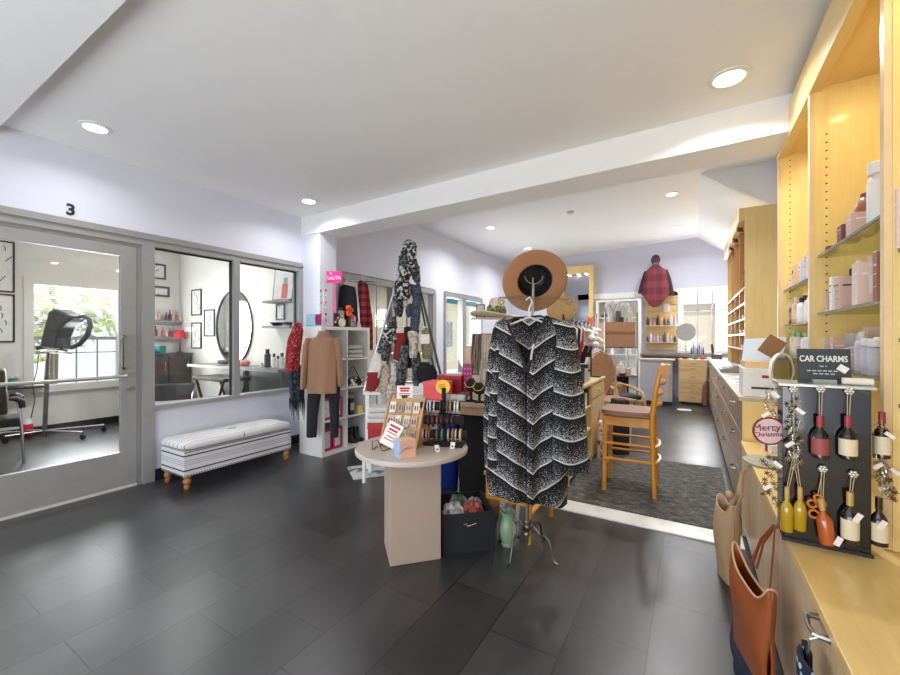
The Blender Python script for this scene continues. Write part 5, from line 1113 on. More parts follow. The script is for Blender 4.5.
fuzzy('mitten', 'slate blue mitten beside the knit scarf on the ladder', 'mitten', [(410, 306, 4), (409, 311, 5), (410, 317, 3)], DNM, LF + .04, 8, .08)
fuzzy('fur_hat', 'dark fur trimmed hood hanging at the left of the third rung', 'hat', [(390, 328, 6), (389, 335, 7.5), (391, 343, 6)], FURB, LF - .03, 9, .15, 1.)
fuzzy('scarf', 'charcoal scarf hanging below the dark fur hood', 'scarf', [(386, 340, 6), (384, 350, 7), (383, 360, 6)], FURG, LF, 10, .08)
fuzzy('glove', 'maroon wool glove hanging in the centre of the third rung', 'glove', [(401, 333, 5.5), (401, 341, 6), (399, 351, 5), (396, 360, 4)], MRN, LF, 11, .06)
fuzzy('mitten', 'grey fur cuffed patterned mitten on the third rung', 'mitten', [(413, 334, 7), (414, 340, 6.5), (414, 348, 6), (413, 358, 5.5)], CRM, LF - .02, 12, .06)
fuzzy('mitten', 'olive knit mitten at the right end of the third rung', 'mitten', [(425, 330, 4), (426, 340, 5), (427, 352, 6), (427, 359, 5)], OLV, LF, 13, .06)
e = thing('price_card', 'white price card pinned to the olive mitten', 'price card', at(*LB), YAW); c = cf(425, 339, LF - .08, LB); G().box(c.x - .045, c.x + .045, c.y - .002, c.y + .06, c.z - .05, c.z + .05).build('card', CARD, e)
fuzzy('fur_hat', 'beige fur hat hanging at the left of the fourth rung', 'hat', [(384, 366, 5), (384, 375, 7), (383, 386, 7), (382, 396, 6)], BGE, LF, 14, .1)
fuzzy('scarf', 'cream and black scarf hanging on the fourth rung', 'scarf', [(393, 362, 4), (394, 374, 5), (393, 386, 5), (392, 394, 4)], CRM, LF - .02, 15, .08)
fuzzy('scarf', 'long charcoal scarf hanging in the middle of the fourth rung', 'scarf', [(405, 345, 4), (403, 358, 5), (402, 372, 5), (399, 390, 5)], FURG, LF - .05, 16, .07)
fuzzy('beret', 'black beret hanging at the right of the fourth rung', 'hat', [(424, 362, 3), (425, 368, 9), (427, 376, 11), (428, 381, 9)], M((26, 26, 30), .9), LF, 17, .03)
fuzzy('scarf', 'grey fur scarf hanging low at the left of the ladder', 'scarf', [(393, 385, 5), (391, 396, 6), (390, 404, 5)], BGE, LF - .05, 18, .1)
fuzzy('scarf', 'black scarf hanging between the denim scarf and the patterned mitten', 'scarf', [(408, 327, 3.5), (407, 340, 4.5), (408, 355, 4), (409, 368, 3.5)], M((28, 28, 32), .9), LF + .05, 21, .08)
fuzzy('scarf', 'off white knit scarf hanging left of the centre on the fourth rung', 'scarf', [(399, 352, 3), (398, 362, 4), (397, 376, 4), (396, 384, 3)], M((214, 206, 196), .9, bump=.3, scale=60), LF + .03, 22, .08)
fuzzy('glove', 'dark grey glove hanging at the right end of the fourth rung', 'glove', [(416, 352, 4), (417, 364, 4.5), (416, 376, 4), (416, 386, 3)], FURG, LF + .04, 23, .07)
fuzzy('hat', 'grey knitted hat hanging at the left of the second rung', 'hat', [(394, 318, 3), (393, 323, 5), (393, 329, 5)], FURG, LF + .02, 24, .05)
t = thing('packaged_scarf', 'white and maroon packaged scarf hanging at the left foot of the ladder', 'packaged scarf', at(372, 4.2, 0), YAW)
loft(G(), prow((372, 4.2, 0), 4.2, [(354, 374, 381), (364, 370, 382), (378, 366, 379)]), .02, 16, .004, 3).build('card_pack', M((214, 208, 206), .5, var=.12, scale=30), t); loft(G(), prow((372, 4.2, 0), 4.21, [(372, 367, 380), (384, 366, 378), (391, 367, 375)]), .04, 18, .006, 4).build('scarf_roll', MRN, t)
G().tube([cf(378, 354, 4.2, (372, 4.2, 0)), cf(380, 348, 4.3, (372, 4.2, 0)), cf(378, 351, 4.33, (372, 4.2, 0))], .003, 5).build('hook', WIRE, t)
# low white stool with folded textiles at the ladder foot
t = thing('low_table', 'low white table holding folded striped textiles behind the round table', 'table', at(381, 4.0, 0), YAW)
lz = CAMZ - (447 - HYP) / FPX * 4.0
G().box(-.17, .20, -.14, .2, lz - .03, lz).build('tabletop', WHT, t)
for x in (-.16, .16):
    for y in (-.13, .16): G().box(x, x + .03, y, y + .03, 0, lz - .03).build('leg', WHT, t)
for k in range(3):
    e = thing('folded_textile', '%s folded white textile with grey stripes on the low white table' % ('lowest', 'middle', 'topmost')[k], 'textile', at(384, 4.03, lz + .252 + k * .052), YAW + .06 * k, 'folded textiles on the low table'); G().box(-.15, .15, -.11, .12, 0, .05).build('cloth', stripes('grey_stripe_textile', 1, .06, [(0, (214, 212, 210)), (.7, (130, 130, 134)), (.8, (214, 212, 210))]), e, bevel=.015)
e = thing('gift_box', 'red gift box on the low white table under the folded textiles', 'box', at(383, 4.02, lz + .0008), YAW + .1); G().box(-.14, .13, -.10, .12, 0, .20).build('box_body', M((176, 34, 40), .5), e); G().box(-.145, .135, -.105, .125, .20, .25).build('lid', M((190, 40, 46), .5), e)
t = thing('door_mat', 'pale grey patterned mat on the tiles left of the round table', 'mat', pZ(372, 472, 0) + Vector((0, .05, .001)), YAW + .4)
G().box(-.26, .30, -.20, .22, 0, .006).build('mat_body', speck('medallion_print', (196, 198, 202), (96, 98, 106), 7, .5, .62), t)
t = thing('white_plinth', 'low white plinth behind the round table pedestal', 'plinth', pZ(388, 492, 0) + Vector((.02, .22, .001)), YAW + .4); G().box(-.10, .30, -.09, .12, 0, .035).build('plinth', WHT, t, bevel=.003)

# ================================================================ treatment room seen through the glass
HBp = pZ(44.4, 439, 0); HD = (HBp - EYE).dot(D0); HBs = (44.4, HD, 0)
t = thing('hood_dryer', 'black hood hair dryer on a wheeled chrome stand behind the glass door', 'hood dryer', at(*HBs), YAW)
hc = lambda u, v, d=0: cf(u, v, HD + d, HBs)
G().tube([hc(44.4, 437), hc(46, 400), hc(47.5, 374)], .026, 12).tube([hc(47, 380), hc(48.5, 352)], .018, 12).build('pole', M((110, 100, 96), .35, .4), t)
for k, (u, v, d_) in enumerate(((84, 435, -.02), (76, 427, .45), (25, 444, -.25), (20, 436, .1))):
    f = Vector((hc(u, v, 0).x, d_, .10)); G().tube([(0, 0, .12), f], .014, 8, flat=1.5).build('foot_arm', CHROME, t)
    G().lathe([(.035, -.012), (.035, .012)], (f.x, f.y, .036), 16, Matrix.Rotation(pi / 2, 4, 'X')).tube([(f.x, f.y, .04), (f.x, f.y, .11)], .008, 6).build('caster', BLACK, t)
HM = M((66, 68, 76), .4, var=.15, name='hood_grey')
sh = [hc(u, v) for u, v in ((48, 347), (52, 330), (57, 312), (63, 309), (73, 314), (81, 317), (76, 322), (68, 328), (64, 338), (64, 349))]
g = G(); g.prism([(p.x, p.z) for p in sh], -.13, .13, 'xz'); g.build('hood_shell', HM, t, bevel=.03)
ringp = [(64, 347), (72, 347.5), (80, 344), (87, 336), (90.5, 326), (89, 319), (84, 316.5), (80, 317)]
G().tube([hc(u, v, -.08) for u, v in ringp], [.03, .032, .032, .032, .03, .03, .03, .028], 10).tube([hc(u, v, .08) for u, v in ringp], [.03, .032, .032, .032, .03, .03, .03, .028], 10).build('hood_rim', M((84, 84, 88), .4, var=.15), t)
G().tube([hc(38, 348), hc(46, 347), hc(66, 349)], .035, 12).build('motor_housing', M((46, 47, 52), .4), t)
G().tube([hc(35, 352), hc(72, 353.5)], .008, 6).build('cross_bar', STEEL, t)
G().tube([hc(39, 353), hc(37, 370), hc(33, 385), hc(35, 400), hc(31, 418)], .006, 6).build('power_cord', BLACK, t)
# salon chair at far left
CBp = pZ(24, 466, 0); CDp = (CBp - EYE).dot(D0); CBs = (8, CDp, 0)
t = thing('salon_chair', 'black padded chair with chrome tube frame at the left edge behind the door', 'chair', at(*CBs), YAW + .83)
def qc(u, v, d=0): c = cf(u, v, CDp, CBs); return Vector((c.x * .68, d, c.z))
BV = M((46, 42, 42), .45, var=.1, name='black_vinyl')
for d_ in (0, .45):
    G().tube([qc(24, 466, d_), qc(22, 432, d_), qc(20, 415, d_), qc(18, 402, d_)], .014, 8).build('front_leg', CHROME, t)
    G().tube([qc(20, 433, d_), qc(4, 432, d_), qc(-8, 433, d_), qc(-12, 462, d_)], .013, 8).build('side_frame', CHROME, t)
    G().tube([qc(9, 399, d_), qc(15, 399, d_), qc(21, 402, d_), qc(22.5, 409, d_)], [.02, .03, .034, .028], 10).build('armrest', BV, t)
a_, b_ = qc(-14, 428), qc(21, 419); G().box(a_.x, b_.x, 0.02, .43, a_.z, b_.z).build('seat', BV, t, bevel=.02)
a_, b_ = qc(-14, 415), qc(8, 370); G().hexa([(a_.x, .03, a_.z), (b_.x, .03, a_.z), (b_.x, .42, a_.z), (a_.x, .42, a_.z), (a_.x - .1, .03, b_.z), (b_.x - .02, .03, b_.z), (b_.x - .02, .42, b_.z), (a_.x - .1, .42, b_.z)]).build('backrest', BV, t, bevel=.02)
p = pZ(28, 436, 0); t = thing('red_bottle', 'red spray bottle with white cap on the treatment room floor', 'bottle', p); G().lathe([(.05, 0), (.055, .01), (.055, .16), (.045, .175)], (0, 0, 0), 18).build('bottle_body', M((206, 34, 44), .35), t); G().lathe([(.045, .175), (.045, .2), (.02, .24), (.001, .245)], (0, 0, 0), 16).build('cap', WHT, t)
# wall shelf with teal bottles
p = pX(14, 387, XB); t = thing('wall_shelf', 'short black wall shelf left of the treatment room window', 'shelf', (XB, p.y, p.z), 0); G().box(.001, .22, -.25, .28, -.02, 0).build('shelf_board', BLACK, t); G().box(.001, .02, -.2, -.17, -.12, -.02).build('bracket', BLACK, t); G().box(.001, .02, .17, .2, -.12, -.02).build('bracket', BLACK, t)
for k, (u, c, h) in enumerate(((11.5, (40, 120, 112), .17), (15.5, (60, 150, 136), .18), (20, (200, 190, 170), .14))):
    q = pX(u, 385, XB + .12); product('wide', c, WHITEB, h, .07, ('dark teal bottle leftmost on the short black wall shelf', 'teal bottle in the middle of the short black wall shelf', 'cream bottle rightmost on the short black wall shelf')[k], (XB + .12, q.y, p.z + .0005), 'bottles on the short black shelf', 'bottle')
def wallframe(label, axis, c, w_, h_, art, border=BLACK, bw_=.02, depth=.02, mat_=None):
    """axis 'x': on the far wall facing +x; 'y': on the side wall facing -y"""
    e = thing('picture_frame', label, 'picture', c, -pi / 2 * 0 if axis == 'y' else pi / 2, 'pictures in the treatment room')
    a, b = w_ / 2, h_ / 2
    g = G().box(-a, a, -depth, -.001, b - bw_, b).box(-a, a, -depth, -.001, -b, -b + bw_).box(-a, -a + bw_, -depth, -.001, -b + bw_, b - bw_).box(a - bw_, a, -depth, -.001, -b + bw_, b - bw_)
    g.build('frame_border', border, e); G().box(-a + bw_, a - bw_, -depth * .5, -.001, -b + bw_, b - bw_).build('mount', mat_ or M((232, 230, 226), .6), e)
    rr = random.Random(int(abs(c[0] * 77 + c[2] * 31)))
    g = G()
    for k in range(art):
        x, z = rr.uniform(-a * .45, a * .45), -b * .6 + 1.2 * b * k / max(1, art - 1); x2 = x + rr.uniform(-a * .5, a * .5)
        g.tube([(x, -depth * .5 - .002, z), ((x + x2) / 2 + .01, -depth * .5 - .002, z + b * .16), (max(-a * .8, min(a * .8, x2)), -depth * .5 - .002, z + b * .22)], .005, 5)
    if art: g.build('ink_drawing', M((50, 50, 54), .6), e)
    return e
q = pX(-1, 266, XB); wallframe('black framed picture, upper of two left of the treatment window', 'x', (XB, q.y, q.z), .30, .72, 4)
q = pX(-1, 318, XB); wallframe('black framed picture, lower of two left of the treatment window', 'x', (XB, q.y, q.z), .30, .68, 5)
q = pX(155, 271, XB); wallframe('grey framed picture with small motif above the other frame by the corner', 'x', (XB, q.y, q.z), .34, .28, 3, M((90, 88, 88), .5), .03)
q = pX(161, 291.5, XB); wallframe('small dark framed picture above the polish racks', 'x', (XB, q.y, q.z), .27, .19, 2, M((70, 68, 68), .5), .035)
for k, (u, v) in enumerate(((197, 302.5), (210, 323), (197, 335.5))):
    q = pY(u, v, 3.83); wallframe(('line drawing in black frame, upper left of three left of the oval mirror', 'line drawing in black frame, nearest the oval mirror', 'line drawing in black frame, lower left of three left of the oval mirror')[k], 'y', (q.x, 3.83, q.z), .33, .47, 6)
q = pY(234.5, 327, 3.83); t = thing('oval_mirror', 'large oval black framed mirror on the treatment room side wall', 'mirror', (q.x, 3.83, q.z))
G().tube([(.51 * cos(k * pi / 32), -.016, .60 * sin(k * pi / 32)) for k in range(64)], .015, 8, True).build('mirror_frame', M((44, 44, 46), .4), t)
G().lathe([(.505, .001), (.505, .012), (.001, .0125)], (0, 0, 0), 48, Matrix.Rotation(pi / 2, 4, 'X') @ Matrix.Scale(1.18, 4, (0, 1, 0))).build('mirror_glass', M((214, 222, 220), .04, 1), t)
# polish racks
for r_, (v, nm) in enumerate(((322, 'upper'), (338, 'lower'))):
    q = pX(162, v, XB); t = thing('polish_rack', '%s white wall rack of colourful bottles beside the corner' % nm, 'wall rack', (XB, q.y - .02, q.z), 0, 'wall racks by the corner')
    G().box(.001, .10, -.32, .32, -.012, 0).build('ledge', M((150, 150, 150), .5), t); G().box(.001, .012, -.32, .32, 0, .24).build('rack_back', M((214, 212, 210), .5), t); G().box(.095, .10, -.32, .32, 0, .03).build('lip', M((150, 150, 150), .5), t)
    pc = [(196, 60, 60), (226, 214, 206), (90, 92, 100), (206, 120, 90), (120, 150, 150), (214, 180, 170), (150, 40, 50), (230, 226, 222), (60, 60, 66), (176, 150, 120), (196, 200, 210)]
    for k in range(11):
        e = thing('polish_bottle', '%s bottle from the left on the %s wall rack' % (ORD[k], nm), 'bottle', (XB + .055, q.y - .32 + k * .058 + .02, q.z + .0005), 0, 'bottles on the wall racks'); h = .14 + .08 * ((k * 7 + r_ * 3) % 5) / 4
        G().lathe([(.026, 0), (.026, h * .65), (.012, h * .7), (.01, h), (.001, h)], (0, 0, 0), 10).build('bottle_body', M(pc[(k * 4 + r_ * 5) % 11], .35), e)
q0, q1 = pX(146, 358, XB + .45), pX(190, 358, XB + .02)
t = thing('dark_cabinet', 'dark grey low cabinet in the corner of the treatment room', 'cabinet', (XB + .004, 3.05, 0)); ch = pX(185, 352.5, XB + .2).z
G().box(0, .46, 0, .76, .03, ch - .02).build('carcass', M((60, 58, 58), .4, var=.1), t); G().box(0, .48, -.01, .77, ch - .02, ch).build('top_board', M((80, 76, 74), .4), t); G().box(0.02, .44, .02, .74, 0, .03).build('plinth', BLACK, t)
for y in (.02, .39): d_ = G().box(.46, .475, y, y + .35, .06, ch - .05).build('door', M((70, 68, 68), .25, var=.1), t); G().tube([(.475, y + .3, ch - .3), (.495, y + .3, ch - .3), (.495, y + .3, ch - .15), (.475, y + .3, ch - .15)], .006, 6).build('handle', STEEL, d_)
q = pX(183, 352, XB + .22); t = thing('table_lamp', 'small red shaded lamp on the dark cabinet in the corner', 'lamp', (XB + .24, 3.72, ch + .0005))
G().lathe([(.06, 0), (.06, .01), (.012, .02), (.01, .28)], (0, 0, 0), 16).build('lamp_base', M((60, 54, 54), .4), t); G().lathe([(.10, .26), (.065, .42), (.06, .42), (.095, .262)], (0, 0, 0), 20).build('lamp_shade', M((214, 50, 56), .6), t)
t = thing('teal_box', 'teal box on the dark cabinet', 'box', (XB + .25, 3.40, ch + .0005), .3); G().box(-.06, .06, -.06, .06, 0, .13).build('box_body', M((30, 130, 126), .5), t, bevel=.004)
t = thing('glass_dome', 'clear glass bowl on the dark cabinet', 'bowl', (XB + .26, 3.18, ch + .0005)); G().lathe([(.05, 0), (.10, .03), (.12, .08), (.118, .08), (.096, .034), (.001, .008)], (0, 0, 0), 20).build('bowl_body', M((196, 206, 210), .1), t)
# shampoo chairs
for k, (u, v, d_) in enumerate(((172, 412, 5.9),)):
    t = thing('shampoo_chair', 'grey upholstered shampoo chair with curved chrome arms below the window sill', 'chair', at(u, d_, 0), YAW + .5)
    for s_ in (-.28, .28): G().tube([(s_, -.32, .05), (s_, -.34, .4), (s_, -.28, .58), (s_, 0, .64), (s_, .25, .70), (s_, .32, .5), (s_, .34, .04)], .016, 10).build('arm_frame', CHROME, t)
    G().box(-.26, .26, -.26, .24, .36, .46).build('seat', M((150, 148, 146), .5), t, bevel=.03); G().box(-.26, .26, .22, .30, .44, .74, Matrix.Rotation(-.12, 4, 'X')).build('backrest', M((50, 48, 48), .45), t, bevel=.03); G().box(-.3, .3, .0, .04, .30, .36).box(-.3, .3, -.2, -.16, .30, .36).build('cross_bar', CHROME, t)
# vanity
q0, q1 = pY(202, 361, 3.40), pY(300, 361, 3.40); vzt = .985
t = thing('vanity', 'grey vanity counter with drawers under the oval mirror', 'vanity', (-7.05, 3.36, 0))
G().box(0, 2.35, 0, .465, vzt - .04, vzt).build('counter_top', M((120, 116, 112), .35), t)
GV = M((120, 118, 116), .4, name='grey_lacquer')
G().box(1.02, 1.55, .03, .46, .05, vzt - .04).build('drawer_unit', GV, t); G().box(1.6, 2.35, .06, .46, .05, vzt - .04).build('dark_unit', M((52, 50, 50), .35), t)
for k, (z0, z1) in enumerate(((.08, .34), (.36, .62), (.64, .92))): d_ = G().box(1.04, 1.53, .015, .03, z0, z1).build('drawer', GV, t); G().tube([(1.2, .0, (z0 + z1) / 2), (1.37, .0, (z0 + z1) / 2)], .008, 6).tube([(1.2, .0, (z0 + z1) / 2), (1.2, .016, (z0 + z1) / 2)], .005, 5).tube([(1.37, .0, (z0 + z1) / 2), (1.37, .016, (z0 + z1) / 2)], .005, 5).build('pull', STEEL, d_)
def onv(u): return (pY(u, 361, 3.58).x, 3.58, vzt + .0005)
for nm, lb, u, c, r_, h in (('hair_spray', 'tall black canister on the vanity right of the oval mirror', 267.5, (40, 40, 42), .045, .26), ('bottle', 'white bottle with black cap on the vanity beside the tall black canister', 274, (220, 216, 212), .03, .2), ('bottle', 'cream bottle second right of the black canister on the vanity', 278, (206, 196, 170), .03, .17), ('bottle', 'dark capped bottle at the right end of the vanity', 282, (200, 200, 200), .035, .21), ('jar', 'small white jar on the vanity below the mirror', 262, (226, 222, 220), .03, .05)):
    t = thing(nm, lb, 'bottle', onv(u), 0, 'bottles on the vanity'); G().lathe([(r_, 0), (r_, h * .7), (r_ * .5, h * .78)], (0, 0, 0), 16).build('bottle_body', M(c, .35), t); G().lathe([(r_ * .6, h * .76), (r_ * .6, h), (.001, h)], (0, 0, 0), 12).build('cap', BLACK, t)
t = thing('pink_flowers', 'pink flower arrangement on the vanity below the oval mirror', 'flowers', onv(244))
for k in range(6): G().ball((.06 * cos(k * 1.05), .04 * sin(k * 1.05), .045), .045, 8).build('bloom', M((226, 140, 136), .7), t)
t = thing('hair_dryer', 'small dark hair dryer lying on the vanity left of the flowers', 'hair dryer', onv(224), .3); G().tube([(-.1, 0, .04), (.08, 0, .04)], [.03, .04], 10).tube([(.02, 0, .04), (.08, -.1, .03)], .016, 8).build('dryer_body', M((90, 88, 90), .4), t)
for nm, v, lb in ((0, 301, 'upper'), (1, 326, 'lower')):
    q0, q1 = pY(262, v, 3.6), pY(289, v, 3.6); t = thing('floating_shelf', '%s floating grey wall shelf right of the oval mirror' % lb, 'shelf', ((q0.x + q1.x) / 2, 3.83, q0.z), 0, 'floating shelves'); w_ = (q1.x - q0.x) / 2
    G().box(-w_, w_, -.23, -.001, -.03, 0).build('shelf_board', M((120, 118, 116), .5), t)
    if nm == 0:
        e = thing('art_print', 'framed print with an orange figure leaning on the upper floating shelf', 'picture', ((q0.x + q1.x) / 2 + .03, 3.70, q0.z + .0008), .15); M4 = Matrix.Rotation(-.12, 4, 'X')
        G().box(-.19, .19, -.01, .01, 0, .50, M4).build('frame_border', BLACK, e); G().box(-.175, .175, -.013, -.01, .015, .485, M4).build('print', M((232, 230, 228), .5), e); G().box(-.02, .09, -.015, -.013, .03, .24, M4).build('orange_shape', M((214, 84, 50), .5), e); G().box(.0, .07, -.015, -.013, .24, .33, M4).build('grey_shape', M((150, 140, 136), .5), e)
    else:
        for k, (x, r_) in enumerate(((-.12, .11), (.12, .08))):
            e = thing('dark_bowl', ('wider black bowl on the lower floating shelf', 'smaller black bowl on the lower floating shelf')[k], 'bowl', ((q0.x + q1.x) / 2 + x, 3.72, q0.z + .0008), 0, 'bowls on the lower shelf'); G().lathe([(r_ * .5, 0), (r_, .05), (r_ * .96, .05), (r_ * .4, .01), (.001, .01)], (0, 0, 0), 18).build('bowl_body', BLACK, e)
q = pY(281, 312, 3.83); wallframe('small black framed picture between the two floating shelves', 'y', (q.x, 3.83, q.z), .2, .24, 2)
# folding stool
q = pY(224, 376, 3.18); t = thing('folding_stool', 'black folding X leg stool in front of the vanity', 'stool', (q.x, 3.14, 0), .0)
hs = q.z; G().box(-.40, .40, -.19, .19, hs - .05, hs).build('seat', M((44, 42, 42), .5), t, bevel=.01)
for y in (-.16, .16): G().tube([(-.34, y, hs - .05), (.12, y, 0)], .017, 8).build('leg', BLACK, t); G().tube([(.34, y, hs - .05), (-.12, y + .035, 0)], .017, 8).build('leg', BLACK, t)

# ================================================================ rear of the shop
LM = wood('birch_ply', (206, 172, 112), (228, 198, 140), 1, .4); LMV = wood('birch_ply_upright', (206, 172, 112), (228, 198, 140), 2, .4)
UX0, UX1, UY0, UY1, UZ = -1.45, -.985, 3.78, 5.55, .905
t = thing('display_unit', 'long birch display unit with shelves and one drawer behind the cardigan', 'display unit', (UX0, UY0, 0)); UW, UL = UX1 - UX0, UY1 - UY0
G().box(-.01, UW + .012, -.01, UL + .01, UZ - .035, UZ).build('top_board', LM, t, bevel=.003)
for y in (0, .98, UL - .025): G().box(0, UW - .002, y, y + .025, .0, UZ - .035).build('side_panel', LMV, t)
G().box(0, .012, .025, UL - .025, .0, UZ - .035).build('back_panel', LMV, t)
for z in (.06, .36, .62): G().box(.012, UW - .004, .025, .98, z, z + .02).build('shelf', LM, t)
d_ = G().box(UW - .02, UW + .004, 1.01, UL - .03, .70, .86).build('drawer', LM, t); G().ball((UW + .015, 1.36, .78), .014, 10).build('knob', WHT, d_)
G().box(UW - .02, UW + .002, 1.01, UL - .03, .03, .685).build('door', LM, t)
for k, (y, c, h) in enumerate(((.70, (60, 60, 62), .17), (.80, (226, 222, 218), .15), (.90, (40, 40, 44), .18), (.55, (200, 196, 190), .16))):
    e = thing('shelf_box', ('black box', 'white box', 'dark box nearest the drawer', 'cream box')[k] + ' on the upper open shelf of the birch unit', 'box', (UX1 - .12, UY0 + y, .641), 0, 'boxes in the birch unit'); G().box(-.1, .1, -.04, .04, 0, h).build('box_body', M(c, .5, var=.3, scale=40), e)
e = thing('green_bag', 'leafy green bag on the bottom shelf of the birch unit', 'bag', (UX1 - .13, UY0 + .62, .081)); loft(G(), [(.26, -.08, .08), (.1, -.1, .1), (0, -.09, .09)], .12, 20, .01, 5).build('bag_body', speck('leaf_print', (90, 130, 70), (186, 200, 150), 26, .4, .6), e)
e = thing('floral_bag', 'red and white floral bag on the floor beside the birch unit', 'bag', (-.91, 4.98, .0095), 0); loft(G(), [(.42, -.03, .03), (.3, -.05, .05), (0, -.05, .05)], .13, 22, .01, 5).build('bag_body', speck('red_floral', (226, 218, 214), (176, 50, 60), 22, .5, .6), e); G().tube([(-.04, 0, .41), (-.03, 0, .52), (.03, 0, .52), (.04, 0, .41)], .006, 6).build('handle', M((200, 60, 70), .6), e)
e = thing('plastic_bag', 'crumpled white plastic bag on the floor beyond the floral bag', 'bag', (-.80, 5.75, .001)); loft(G(), [(.58, -.03, .04), (.45, -.10, .10), (.2, -.13, .12), (0, -.10, .10)], .10, 22, .03, 6).build('bag_body', M((214, 218, 224), .35, var=.1, scale=30), e)
# rail rack on the unit
RX = -1.12; t = thing('accessory_rail', 'black accessory rail standing on the birch display unit', 'rail', (RX, 4.08, UZ + .0008))
G().box(-.12, .12, -.05, .05, 0, .012).build('foot_plate', BLACK, t); G().box(-.12, .12, 1.25, 1.35, 0, .012).build('foot_plate', BLACK, t)
rh = 1.60 - UZ; G().tube([(0, 0, .01), (0, 0, rh + .10)], .010, 8).build('post', BLACK, t); G().tube([(0, 1.30, .01), (0, 1.30, rh)], .010, 8).build('post', BLACK, t); G().tube([(0, 0, rh), (0, 1.30, rh)], .010, 8).build('bar', BLACK, t)
hcols = [((30, 30, 34), .34), ((232, 228, 224), .26), ((36, 34, 40), .40), ((226, 222, 218), .24), ((150, 30, 60), .36), ((228, 226, 224), .28), ((30, 30, 34), .42), ((226, 214, 210), .26), ((170, 120, 110), .3), ((40, 40, 44), .36), ((232, 230, 228), .28), ((196, 150, 140), .26)]
hn = ['black', 'white', 'black', 'white', 'crimson', 'white', 'black', 'blush', 'dusty pink', 'dark', 'white', 'rose']
for k, (c, Ln) in enumerate(hcols):
    e = thing('hanging_accessory', '%s accessory on a hanger, %s from the near end of the black rail' % (hn[k], ORD[k]), 'accessory', (RX, 4.19 + k * .10, 1.60), .2 * sin(k * 2.1) + .5, 'accessories on the black rail')
    loft(G(), [(-.07, -.06, .06), (-.10, -.10, .10), (-.07 - Ln * .6, -.09, .09), (-.07 - Ln, -.05, .05)], .022, 18, .012, 6, 3, k).build('cloth', M(c, .8, var=.25, scale=40), e)
    G().tube([(0, 0, .012), (.012, 0, .0), (0, 0, -.02), (0, 0, -.05), (-.09, 0, -.09), (.09, 0, -.09), (0, 0, -.05)], .004, 6).build('hanger', WHT if k % 2 else BLACK, e)
e = thing('hair_pieces', 'bundle of white ruffled hair pieces hanging at the far end of the black rail', 'hair pieces', (RX + .02, 5.0, 1.40), 0)
g = G(); rr = random.Random(9)
for k in range(40): g.ball((rr.uniform(.0, .16), rr.uniform(-.32, .3), rr.uniform(-.08, .12)), rr.uniform(.03, .055), 7, 1, 1, .7)
g.tube([(-.02, -.3, .19), (.0, -.3, .2), (.05, -.28, .10)], .004, 5).tube([(-.02, .2, .19), (.0, .2, .2), (.05, .2, .10)], .004, 5).build('ruffles', M((224, 218, 214), .8, var=.1), e)
e = thing('orange_tag', 'orange star shaped ornament clipped on the far end of the black rail', 'ornament', (RX, 5.34, 1.60)); g = G(); g.prism([(.06 * (1 if k % 2 == 0 else .5) * cos(k * pi / 6), .03 + .06 * (1 if k % 2 == 0 else .5) * sin(k * pi / 6)) for k in range(12)], -.012, .012, 'xz', Matrix.Rotation(.6, 4, 'Z')); g.build('star', M((226, 90, 50), .5), e)
for k, (x, y, c, r_, h, nm) in enumerate(((-1.06, 4.52, (60, 60, 62), .05, .17, 'black canister'), (-1.05, 4.68, (190, 194, 198), .045, .2, 'silver canister'), (-1.07, 4.86, (200, 196, 190), .05, .13, 'cream canister'))):
    e = thing('canister', nm + ' on top of the birch display unit under the black rail', 'canister', (x, y, UZ + .0008), 0, 'canisters on the birch unit'); G().lathe([(r_, 0), (r_, h * .8), (r_ * .9, h * .82)], (0, 0, 0), 18).build('canister_body', M(c, .3, .3), e); G().lathe([(r_ * 1.03, h * .8), (r_ * 1.03, h), (.001, h)], (0, 0, 0), 18).build('lid', BLACK, e)
# rattan chairs
RAT = M((196, 156, 108), .5, var=.08, name='rattan'); CANE = speck('woven_cane', (150, 110, 80), (190, 150, 116), 110, .4, .6)
t = thing('rattan_chair', 'round backed cane chair just beyond the birch display unit', 'chair', at(602, 6.55, 0), YAW + .3)
G().tube([(-.26, 0, .45), (-.28, .02, .9), (-.2, .04, 1.12), (0, .05, 1.2), (.2, .04, 1.1), (.28, .02, .85), (.26, 0, .45), (.26, 0, 0)], .02, 10).tube([(-.26, 0, .45), (-.26, 0, 0)], .02, 10).build('back_loop', RAT, t)
g = G(); g.prism([(.255 * cos(a), .84 + .33 * sin(a)) for a in [k * pi / 12 for k in range(24)]], .012, .02, 'xz'); g.build('cane_back', CANE, t)
G().box(-.27, .27, -.5, .02, .41, .46).build('seat', CANE, t, bevel=.01)
for x in (-.24, .24): G().tube([(x, -.46, 0), (x, -.46, .42)], .02, 8).build('leg', RAT, t)
t = thing('rattan_armchair', 'rattan armchair with black seat cushion behind the bar stool', 'chair', at(623, 7.0, 0), YAW + .1)
az = CAMZ - (386 - HYP) / FPX * 7.0
G().tube([(-.26, -.30, .0), (-.26, -.30, az - .12), (-.25, -.22, az - .02), (-.24, .1, az), (-.14, .22, az + .02), (.1, .22, az + .01), (.2, .1, az - .02), (.22, -.22, az - .08), (.22, -.30, az - .2), (.22, -.30, 0)], .022, 10).build('arm_loop', RAT, t)
for x in (-.24, .2): G().tube([(x, .2, 0), (x * .8, .21, az)], .02, 8).build('rear_leg', RAT, t)
G().grid(lambda u, v: (-.2 + .38 * u, .21 - .02 * sin(pi * u), .36 + (az - .36) * v), 8, 6).build('cane_back', CANE, t, solid=.012)
G().box(-.24, .21, -.30, .2, .30, .36).build('seat', RAT, t, bevel=.01); G().box(-.22, .19, -.28, .17, .36, .44).build('cushion', M((48, 46, 52), .8), t, bevel=.03)
